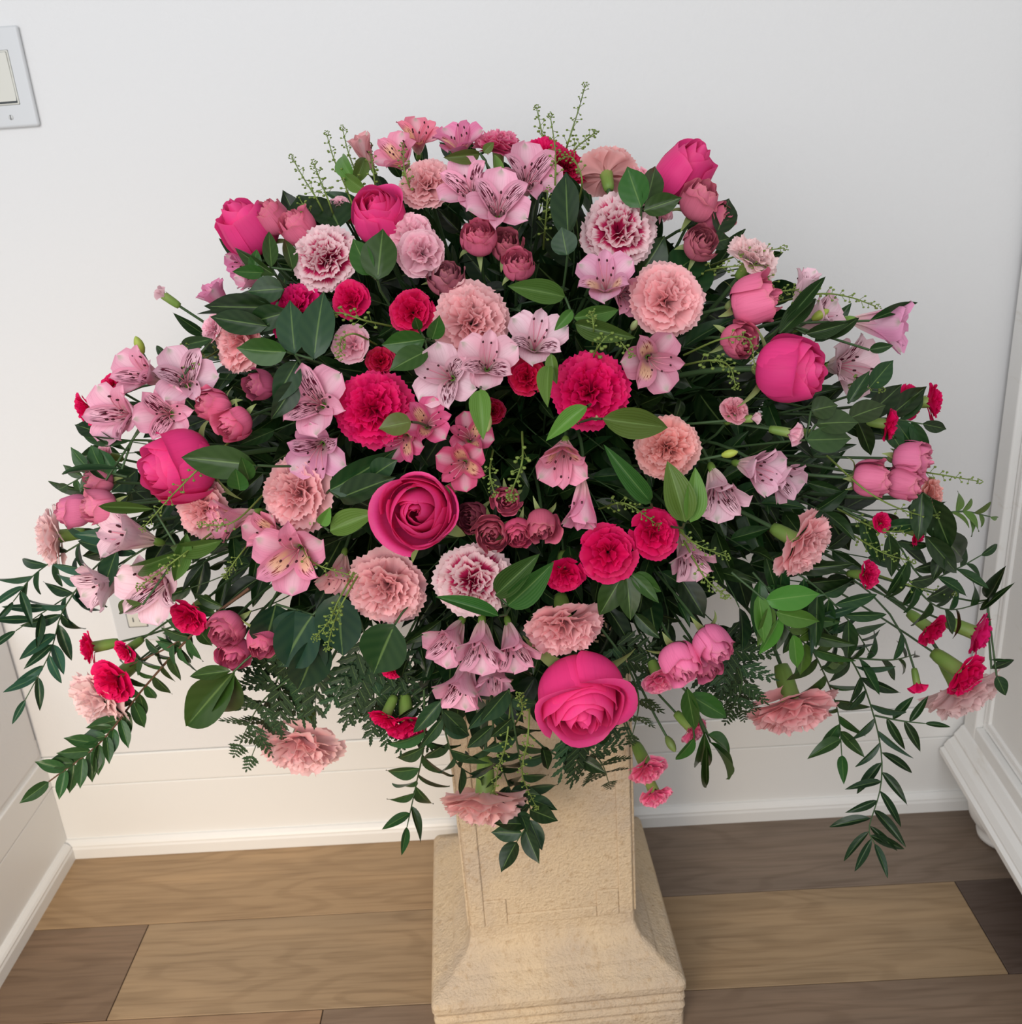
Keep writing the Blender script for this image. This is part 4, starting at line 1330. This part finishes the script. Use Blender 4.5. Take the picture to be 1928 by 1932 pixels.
Ls('broadleaf_sprig', 'large leaf lying right of the left facing rose', [(485, 878, 348, 862, 56), (452, 925, 446, 884, 34), (470, 905, 456, 862, 28)], MID, 'lance', d=.035)
Ls('strap_leaf_sprig', 'bright pointed leaf left of the wide open rose', [(622, 1002, 704, 968, 42), (606, 990, 622, 962, 22)], LIGHT, 'strap', d=.03)
Ls('broadleaf_sprig', 'dark long leaves above the wide open rose', [(622, 925, 742, 862, 52), (640, 940, 735, 902, 46), (700, 900, 740, 870, 40)], DARK)
Ls('broadleaf_sprig', 'olive leaf overlapping the left cerise carnation', [(776, 796, 716, 806, 38)], lin((112, 128, 62)), d=.035)
Ls('broadleaf_sprig', 'leaf drooping between the dusty rosebud and the flat pink alstroemeria', [(560, 682, 516, 758, 44), (556, 720, 520, 790, 40)], BLUE, 'lance', d=.02)
Ls('broadleaf_sprig', 'broad round leaf left of the hanging cluster above the pedestal', [(745, 1178, 700, 1272, 82)], DARK, d=.02)
Ls('broadleaf_sprig', 'big crinkled dark leaves above the fern at the lower left', [(590, 1160, 520, 1262, 96), (640, 1120, 640, 1240, 80), (560, 1150, 580, 1300, 90), (600, 1200, 566, 1316, 70), (520, 1140, 500, 1230, 70)], lin((36, 66, 50)), d=-.01)
Ls('broadleaf_sprig', 'two large glossy leaves hanging free at the lower left', [(440, 1268, 358, 1362, 72), (442, 1272, 408, 1386, 46), (436, 1266, 354, 1274, 24)], MID, 'lance', d=.01)
Ls('ruscus_sprig', 'dark pointed leaves below the bright cerise pair', [(1196, 1082, 1240, 1118, 32), (1182, 1084, 1190, 1168, 40), (1176, 1084, 1130, 1160, 44), (1190, 1082, 1242, 1136, 24)], MID, 'lance')
Ls('ruscus_sprig', 'drooping leaf tuft below the pink spray carnation with long calyx', [(1300, 1310, 1366, 1352, 36), (1310, 1392, 1276, 1442, 22), (1330, 1380, 1322, 1474, 30), (1335, 1385, 1390, 1418, 28), (1340, 1400, 1402, 1472, 18), (1334, 1400, 1330, 1500, 14), (1296, 1298, 1310, 1372, 30)], MID, 'lance')
Ls('strap_leaf_sprig', 'long pointed leaves round the alstroemeria at the upper right', [(1480, 610, 1558, 520, 22), (1640, 605, 1734, 568, 16), (1640, 660, 1682, 652, 18), (1520, 630, 1600, 612, 26), (1560, 640, 1622, 600, 18), (1470, 630, 1540, 560, 34)], DARK, 'strap')
Ls('broadleaf_sprig', 'dark oval leaf standing right of the pale striped alstroemeria', [(1640, 732, 1682, 680, 34), (1600, 760, 1640, 700, 24)], DARK)
Ls('broadleaf_sprig', 'rounded dull leaves below the fat sideways rose', [(1520, 830, 1612, 828, 44), (1530, 775, 1580, 762, 40), (1540, 800, 1620, 792, 44), (1600, 790, 1672, 760, 40)], lin((56, 80, 42)))
Ls('strap_leaf_sprig', 'green leaves curving over the white pink alstroemeria at the left', [(340, 1042, 205, 1098, 26), (352, 1005, 330, 1100, 30), (420, 1020, 300, 1052, 32), (270, 1140, 200, 1152, 22), (290, 960, 180, 955, 20)], lin((86, 122, 52)), 'strap', d=.035)
Ls('strap_leaf_sprig', 'bright leaves along the bud stalk at the upper centre right', [(1082, 600, 1168, 588, 34), (1084, 610, 1180, 640, 36), (1066, 560, 965, 538, 40), (1080, 585, 1050, 620, 20)], lin((80, 118, 48)), 'strap', d=.01)
Ls('strap_leaf_sprig', 'light leaf behind the coral alstroemeria at the top left', [(672, 345, 622, 278, 30), (668, 350, 694, 288, 26), (690, 360, 640, 330, 26)], LIGHT, 'strap', d=-.01)
Ls('strap_leaf_sprig', 'olive leaf in front of the deep pink carnation at the top', [(906, 290, 845, 300, 24), (912, 288, 930, 270, 16), (940, 345, 938, 285, 18)], lin((110, 132, 60)), 'strap', d=.01)
Ls('strap_leaf_sprig', 'long grassy leaves sticking out at the left edge above the rosebuds', [(250, 830, 145, 830, 16), (240, 850, 165, 806, 14), (230, 885, 108, 890, 12), (200, 905, 150, 865, 10), (330, 690, 284, 645, 14), (400, 640, 325, 655, 22)], lin((58, 90, 58)), 'strap')
Ls('broadleaf_sprig', 'large dark leaves curling out at the far right edge', [(1755, 940, 1790, 1030, 52), (1760, 1000, 1842, 1066, 46), (1745, 1010, 1810, 1085, 34), (1740, 930, 1735, 1015, 36), (1780, 1040, 1760, 1092, 24)], DARK, 'lance')
Ls('ruscus_sprig', 'dark sprig tip reaching beside the magenta carnation by the cabinet', [(1862, 1132, 1902, 1066, 20), (1850, 1150, 1895, 1112, 12), (1870, 1262, 1912, 1246, 14), (1880, 1275, 1898, 1312, 22), (1868, 1245, 1908, 1248, 5)], DARK, 'lance')

# ---------------------------------------------------------------- long sprays
Sp = spray
P = px_path
Sp('ruscus_sprig', 'long dark ruscus spray drooping down the far left by the white ledge', 'leaf sprig', P([(300, 990, .9), (190, 1060, 1), (120, 1150), (95, 1230), (48, 1320)]), 20, .052, .30, col=lin((44, 82, 60)), ang=40, start=.12, stem_r=.0012)
Sp('ruscus_sprig', 'dark ruscus spray pointing left above the drooping one', 'leaf sprig', P([(300, 970, .9), (180, 1010, .98), (70, 1080), (25, 1135)]), 13, .056, .22, col=lin((46, 80, 56)), ang=36, start=.2)
Sp('ruscus_sprig', 'ruscus spray crossing under the blush carnation at the far left', 'leaf sprig', P([(330, 1000, .9), (200, 1080, .98), (120, 1130), (30, 1190)]), 12, .058, .22, col=lin((44, 78, 56)), ang=38, start=.2)
Sp('boxwood_sprig', 'brown stemmed sprig with small leaves reaching to the lower left corner', 'leaf sprig', P([(470, 1110, .9), (370, 1190, .97), (270, 1300), (190, 1400), (92, 1475)], 26), 24, .036, .38, 'oval', col=lin((52, 84, 44)), ang=48, start=.12, stem_r=.0018, stem_mat=M_WOODY, pairs=True, taper=.0)
Sp('boxwood_sprig', 'side twig with narrow leaves under the left cerise carnations', 'leaf sprig', P([(380, 1180, .93), (320, 1220, .97), (240, 1260, .99), (215, 1300)]), 9, .03, .3, col=lin((48, 82, 48)), ang=40, start=.1, stem_mat=M_WOODY, pairs=True)
Sp('ruscus_sprig', 'long thin ruscus vine trailing lowest at the right', 'leaf sprig', P([(1500, 1130, .95), (1560, 1190), (1620, 1270), (1658, 1390), (1662, 1480), (1640, 1560), (1650, 1592)], 30), 28, .046, .23, col=lin((36, 62, 40)), ang=52, start=.06, stem_r=.0012, jitter=.45, taper=.1)
Sp('ruscus_sprig', 'thick ruscus spray left of the trailing vine at the lower right', 'leaf sprig', P([(1420, 1080, .9), (1490, 1160, .97), (1545, 1250), (1580, 1340), (1588, 1425)], 24), 22, .052, .32, col=lin((50, 82, 38)), ang=44, start=.05, jitter=.4, taper=.25)
Sp('ruscus_sprig', 'dark ruscus spray spreading under the flank salmon carnation', 'leaf sprig', P([(1430, 1040, .9), (1530, 1100, .97), (1600, 1170), (1640, 1230)], 22), 18, .054, .28, col=DARK, ang=46, start=.05, jitter=.4)
Sp('ruscus_sprig', 'ruscus spray with bright young leaves at the lower right', 'leaf sprig', P([(1380, 1080, .93), (1450, 1140, 1.0), (1500, 1200, 1.02), (1560, 1240)], 18), 11, .05, .42, 'oval', col=lin((82, 124, 46)), ang=46, start=.2)
Sp('ruscus_sprig', 'side shoot of narrow leaves near the pointing down bud at right', 'leaf sprig', P([(1590, 1240, .98), (1680, 1245), (1725, 1235)], 14), 7, .048, .25, col=DARK, ang=40, start=.1)
Sp('ruscus_sprig', 'twisting dark leaves right of the trailing vine', 'leaf sprig', P([(1650, 1350, 1), (1700, 1360), (1745, 1365)], 10), 5, .042, .28, col=DARK, ang=55, start=.2)
Sp('ruscus_sprig', 'dark spray bending right under the three far right rosebuds', 'leaf sprig', P([(1590, 960, .9), (1680, 1010, .98), (1740, 1090), (1800, 1075), (1850, 1048)], 22), 14, .05, .3, col=DARK, ang=44, start=.1)
Sp('ruscus_sprig', 'dark curling spray left of the magenta carnation by the cabinet', 'leaf sprig', P([(1660, 1040, .95), (1720, 1100), (1760, 1140), (1800, 1150), (1860, 1135)], 18), 11, .046, .32, col=DARK, ang=44, start=.15)
Sp('ruscus_sprig', 'hanging leafy sprig left of the upside down carnation', 'leaf sprig', P([(800, 1300, .96), (800, 1400), (785, 1480), (768, 1560)], 20), 12, .058, .30, col=lin((50, 86, 46)), ang=36, start=.25, jitter=.4)
Sp('ruscus_sprig', 'dense leaves hanging left of the pedestal top below the cerise pair', 'leaf sprig', P([(830, 1290, .95), (838, 1370), (862, 1440), (905, 1470)], 16), 11, .05, .34, col=lin((46, 76, 48)), ang=42, start=.1)
Sp('ivy_sprig', 'dark leafy trail hanging down the middle of the pedestal shaft', 'leaf sprig', P([(960, 1300, .97), (975, 1400), (990, 1480), (1000, 1540), (975, 1588)], 24), 22, .042, .50, 'oval', col=lin((40, 68, 42)), ang=55, start=.02, jitter=.4, taper=.05)
Sp('ivy_sprig', 'shorter dark leaf trail behind the upside down carnation', 'leaf sprig', P([(925, 1310, .95), (935, 1400, .97), (955, 1470, .98), (980, 1530, .98)], 20), 14, .044, .46, 'oval', col=lin((38, 64, 40)), ang=50, start=.05, jitter=.4)
Sp('ruscus_sprig', 'thin leafy shoot crossing to the fern under the largest rose', 'leaf sprig', P([(980, 1370, .98), (1040, 1420), (1085, 1430), (1130, 1400)], 14), 7, .038, .40, 'oval', col=DARK, ang=40, start=.25)
Sp('ruscus_sprig', 'yellow green leaf tip at the far right edge beside the cabinet', 'leaf sprig', P([(1770, 970, 1), (1820, 965), (1868, 975)], 10), 8, .036, .26, col=lin((98, 128, 56)), ang=34, start=.2)
Sp('ruscus_sprig', 'small leaf sprig behind the cerise carnations at the upper right', 'leaf sprig', P([(1600, 790, .95), (1680, 790, .98), (1740, 800)], 12), 8, .048, .42, 'oval', col=DARK, ang=46, start=.1)
Sp('ruscus_sprig', 'curly leaf cluster at the left edge above the rosebuds', 'leaf sprig', P([(240, 900, .95), (180, 890, .98), (128, 915)], 12), 9, .032, .5, 'oval', col=lin((56, 92, 50)), ang=50, start=.2)

# ferns
fern('fern frond fanning left behind the lowest left salmon carnation', [(640, 1210, .93), (560, 1270, .96), (490, 1330, .98), (445, 1420)], 5, 0.081)
fern('fern frond hanging straight down at the left under the crinkled leaves', [(560, 1210, .92), (520, 1290, .95), (500, 1360, .97), (470, 1440, .98)], 5, 0.065)
fern('fern frond right of the lowest left salmon carnation', [(660, 1200, .92), (690, 1280, .95), (740, 1340, .97), (790, 1390, .98)], 5, 0.071)
fern('fern frond spreading between the fern neighbours toward the cerise pair', [(680, 1170, .9), (700, 1240, .93), (705, 1320, .95), (700, 1370, .96)], 5, 0.066)
fern('fern frond hanging right of the largest rose over the shaft edge', [(1060, 1350, .97), (1100, 1400, 1.0), (1135, 1440), (1150, 1482)], 5, 0.066, d=-.005)
fern('fern frond between the largest rose and the pink buds', [(1130, 1180, .93), (1180, 1250, .96), (1205, 1320, .98), (1190, 1400, .98)], 5, 0.053)
fern('fern frond left of the bare stemmed salmon carnation', [(1330, 1180, .93), (1380, 1230, .96), (1400, 1290, .98), (1375, 1350, .98)], 5, 0.059)
fern('fern frond above the drooping leaf tuft at the lower right', [(1290, 1200, .92), (1350, 1260, .95), (1390, 1310, .97), (1400, 1345, .98)], 5, 0.053, d=-.03)

# pennycress
Cr = cress
Cr('pennycress spike at the upper left, right one of two tall ones', [(705, 440, .97), (680, 350, 1), (658, 290, 1.0), (646, 242, 1.0)], 26, .72)
Cr('pennycress spike at the upper left, left one of two tall ones', [(690, 450, .97), (655, 360, 1), (630, 300), (616, 252)], 26, .7)
Cr('pennycress spike leaning farthest left over the large round leaf', [(630, 440, .97), (600, 380), (575, 340), (550, 296)], 24, .66)
Cr('loose pennycress spray above the large round leaf', [(640, 440, .97), (620, 380), (604, 340), (592, 308)], 24, .6, ped=.009)
Cr('pennycress twig with leaves beside the dusty rosebuds', [(610, 440, .99), (585, 405), (565, 375)], 14, .5)
Cr('pennycress spike before the top coral alstroemeria', [(790, 390, .99), (765, 330), (760, 275)], 20, .7, d=.02)
Cr('faint pennycress spike left of the coral alstroemeria', [(715, 400, .97), (705, 330), (698, 276)], 16, .6)
Cr('tallest pennycress spike at the very top', [(1060, 310, .98), (1076, 255), (1092, 205), (1104, 162)], 26, .9, pod_r=.0012)
Cr('pennycress spike second tallest at the top', [(1030, 300, .98), (1022, 250), (1012, 202)], 18, .75)
Cr('pennycress spike in front of the top cerise carnation', [(1045, 400, 1), (1048, 320), (1046, 270), (1038, 218)], 26, .8, d=.015)
Cr('pennycress spike bending right at the very top', [(1070, 310, .98), (1086, 280), (1108, 262), (1122, 250)], 20, .8)
Cr('short pennycress tip curling over the dark cerise carnation', [(1090, 390, 1), (1098, 340), (1082, 300), (1066, 296)], 14, .6, d=.02)
Cr('pennycress in shade right of the front striped alstroemeria', [(1025, 470, .97), (1030, 410), (1034, 360)], 22, .8)
Cr('pennycress arching far right over the wall above the lilac trumpet', [(1450, 575, .95), (1540, 555), (1600, 560), (1652, 578)], 24, .7)
Cr('pennycress spray left of the small blush alstroemeria', [(1400, 560, .95), (1470, 550), (1520, 545)], 22, .7)
Cr('thin pennycress reaching right past the blush carnation near the wall', [(1330, 505, .95), (1400, 480), (1478, 468)], 14, .6)
Cr('pennycress tangle left of the side turned pink rose', [(1300, 520, .95), (1360, 505), (1440, 500)], 20, .8)
Cr('pennycress tangle beside the blush carnation near the wall', [(1380, 520, .95), (1440, 520), (1470, 560)], 16, .7)
Cr('round podded pennycress beside the freckled pink alstroemeria', [(1110, 700, .99), (1128, 655), (1155, 632), (1190, 668)], 30, .75, d=.02, pod_r=.0019)
Cr('small pennycress head on the bright strap leaf', [(1118, 650, 1), (1120, 620), (1116, 592)], 16, .4, d=.03, pod_r=.0012)
Cr('pennycress drooping right of the freckled pink alstroemeria', [(1285, 690, 1), (1340, 680), (1375, 690), (1388, 728)], 30, .8, d=.02, pod_r=.0016)
Cr('pennycress curling before the small pink rose at right', [(1290, 670, 1), (1360, 640), (1412, 640), (1424, 690)], 20, .6, d=.02)
Cr('pennycress hanging over the five small roses, right strand', [(985, 815, 1), (985, 870), (968, 920), (963, 940)], 26, .8, d=.03, pod_r=.0017)
Cr('pennycress hanging over the five small roses, left strand', [(930, 850, 1), (924, 890), (932, 930)], 18, .7, d=.03)
Cr('pennycress running left from the crimson carnation', [(760, 620, 1), (690, 605), (640, 590), (610, 600)], 26, .75, d=.025, pod_r=.0016)
Cr('pennycress hook crossing the pale pink spray carnation', [(710, 650, 1), (670, 630), (645, 640), (640, 668)], 16, .5, d=.03)
Cr('pennycress over the dim pale alstroemeria, upper strand', [(1270, 990, 1), (1310, 1025), (1370, 1050)], 20, .7, d=.03)
Cr('pennycress over the dim pale alstroemeria, lower strand', [(1290, 1020, 1), (1330, 1090), (1370, 1125)], 22, .7, d=.03)
Cr('pennycress tangle above the bright cerise pair', [(1130, 960, .98), (1180, 950, 1), (1240, 990, 1)], 26, .8)
Cr('pennycress hanging before the crinkled leaves, left strand', [(680, 1060, 1.02), (640, 1130, 1.02), (622, 1170, 1.02), (596, 1202, 1.02)], 26, .65, d=.03, pod_r=.0015)
Cr('pennycress hanging before the crinkled leaves, right strand', [(690, 1060, 1.02), (650, 1130, 1.02), (628, 1180, 1.02), (618, 1222, 1.02)], 26, .6, d=.03, pod_r=.0015)
Cr('straight pennycress crossing the left facing rose', [(455, 815, 1), (380, 880, 1.03), (320, 940, 1.03), (272, 994, 1.03)], 26, .8, d=.04)
Cr('pennycress crossing the lowest white pink alstroemeria', [(420, 990, 1), (340, 1050, 1.03), (300, 1080, 1.03), (262, 1108, 1.03)], 26, .8, d=.045)
Cr('bright pennycress tip below the pink trumpet at the left', [(490, 1000, 1), (450, 1050), (425, 1085)], 16, .5, d=.03, pod_r=.0011)
Cr('pennycress over the tucked salmon carnation', [(500, 930, 1), (440, 985, 1.02), (380, 990, 1.02)], 14, .5, d=.04)
Cr('thin pennycress above the heavily striped alstroemeria at left', [(420, 640, .98), (370, 650), (328, 666)], 18, .8)
Cr('second thin pennycress above the striped alstroemeria at left', [(430, 650, .98), (380, 680), (340, 690)], 18, .8)
Cr('pennycress pointing right beside the far right hidden carnation', [(1700, 885, .97), (1770, 895), (1846, 908)], 16, .65)
Cr('long pennycress below the three far right rosebuds', [(1560, 860, .98), (1640, 930, 1.01), (1720, 968), (1776, 972)], 20, .45, d=.02)
Cr('bushy pennycress at the right flank, upper strand', [(1580, 960, .97), (1660, 1000, 1), (1720, 1000)], 30, .8, pod_r=.0013)
Cr('bushy pennycress at the right flank, lower strand', [(1580, 990, .97), (1660, 1040, 1), (1722, 1060)], 30, .8, pod_r=.0013)
Cr('pennycress tip beside the cerise carnations right of the flank', [(1640, 1080, .98), (1720, 1105), (1800, 1120)], 20, .7)
Cr('pennycress in front of the pedestal, left strand', [(965, 1310, 1), (955, 1400, 1.01), (940, 1450, 1.01), (932, 1500, 1.01)], 30, .75, d=.015)
Cr('pennycress in front of the pedestal, right strand', [(1000, 1320, 1), (995, 1400, 1.01), (985, 1460, 1.01), (1012, 1524, 1.01)], 30, .75, d=.015)
Cr('pale pennycress tuft left of the largest rose', [(970, 1370, 1), (985, 1340, 1), (980, 1312, 1)], 20, .6, d=.02)
Cr('pennycress near the yellow freckled pink alstroemeria at left', [(560, 1010, 1), (590, 1060, 1.02), (660, 1085, 1.02)], 18, .7, d=.02)
Cr('pennycress at the right of the pale striped alstroemeria behind the sideways rose', [(1590, 730, .97), (1630, 720), (1662, 735)], 20, .8)

# ---------------------------------------------------------------- dark foliage that fills the dome between the flowers
POLY = [(140, 930), (200, 800), (250, 690), (350, 640), (400, 590), (450, 480), (520, 430), (600, 385), (680, 330), (800, 300), (930, 285), (1080, 320), (1200, 350), (1300, 400),
        (1370, 460), (1450, 530), (1520, 600), (1600, 690), (1660, 760), (1690, 850), (1720, 940), (1700, 1010), (1620, 1060), (1540, 1100), (1450, 1150), (1380, 1180), (1300, 1170), (1220, 1190),
        (1180, 1260), (1080, 1330), (960, 1380), (840, 1340), (780, 1240), (700, 1210), (560, 1200), (470, 1160), (400, 1130), (330, 1100), (240, 1080), (170, 1010)]


def inside(x, y, poly=POLY):
    c = False
    for (x0, y0), (x1, y1) in zip(poly, poly[1:] + poly[:1]):
        if (y0 > y) != (y1 > y) and x < (x1 - x0) * (y - y0) / (y1 - y0) + x0:
            c = not c
    return c


fg = np.random.default_rng(99)


def scatter(n, poly, x0, x1, y0, y1):
    out = []
    while len(out) < n:
        best, bd = None, -1
        for _ in range(12):
            q = (fg.uniform(x0, x1), fg.uniform(y0, y1))
            if not inside(*q, poly):
                continue
            dd = min([math.hypot(q[0] - p[0], q[1] - p[1]) for p in out], default=1e9)
            if dd > bd:
                best, bd = q, dd
        if best is not None:
            out.append(best)
    return out


used = set()


def beside(x, y, kind_):
    """a label by the nearest flower that still has a free side"""
    for fx, fy, fs, fl_ in sorted(FLOWER_PX, key=lambda q: math.hypot(x - q[0], y - q[1]))[:14]:
        if len(fl_.split()) > 11 or ' of ' in fl_[:8]:
            continue
        dx, dy = x - fx, y - fy
        if math.hypot(dx, dy) < .45 * fs:
            side = 'behind'
        elif abs(dx) > abs(dy):
            side = 'right of' if dx > 0 else 'left of'
        else:
            side = 'below' if dy > 0 else 'above'
        key = (side, kind_, fl_)
        if key not in used:
            used.add(key)
            return f'dark {kind_} sprig {side} the {fl_}' if len(fl_.split()) + 5 + (' ' in side) <= 16 else None
    return None


LOW = [(850, 1060), (1300, 1060), (1270, 1200), (1170, 1270), (1010, 1290), (880, 1250), (840, 1150)]
SIDE = [(750, 1170), (835, 1150), (845, 1350), (765, 1350)]
for n, poly, s_lo, s_hi, where in ((9, SIDE, .86, .96, 'lower left edge'), (210, POLY, .80, .95, None), (60, POLY, .55, .74, 'deep inside'), (34, LOW, .70, .86, 'underside')):
    for i, (x, y) in enumerate(scatter(n, poly, 130, 1730, 280, 1390)):
        s_tip = fg.uniform(s_lo, s_hi)
        if min(math.hypot(x - q[0], y - q[1]) - .55 * q[2] for q in FLOWER_PX) < 12:
            s_tip = min(s_tip, .79)          # stays behind the bloom
        tipp = at(x, y, s_tip)
        dirv = tipp - FOAM
        base = FOAM + dirv * fg.uniform(.25, .4)
        side = nrm(np.cross(dirv, fg.normal(size=3))) * .03
        path = bez(base, base + dirv * .25 + side + np.array([0, 0, .03]), tipp - dirv * .15 + side, tipp + np.array([0, 0, -.008]), 12)
        reg = where or (('upper' if y < 760 else 'lower') + (' left' if x < 700 else ' right' if x > 1200 else ' middle'))
        broad = i % 3 == 0 or where == 'deep inside'
        kind_ = 'broad' if broad else 'narrow'
        lab = f'dark {kind_} leaved sprig filling gaps between flowers, {reg} of the bouquet'
        if not where:
            lab = beside(x, y, kind_) or lab
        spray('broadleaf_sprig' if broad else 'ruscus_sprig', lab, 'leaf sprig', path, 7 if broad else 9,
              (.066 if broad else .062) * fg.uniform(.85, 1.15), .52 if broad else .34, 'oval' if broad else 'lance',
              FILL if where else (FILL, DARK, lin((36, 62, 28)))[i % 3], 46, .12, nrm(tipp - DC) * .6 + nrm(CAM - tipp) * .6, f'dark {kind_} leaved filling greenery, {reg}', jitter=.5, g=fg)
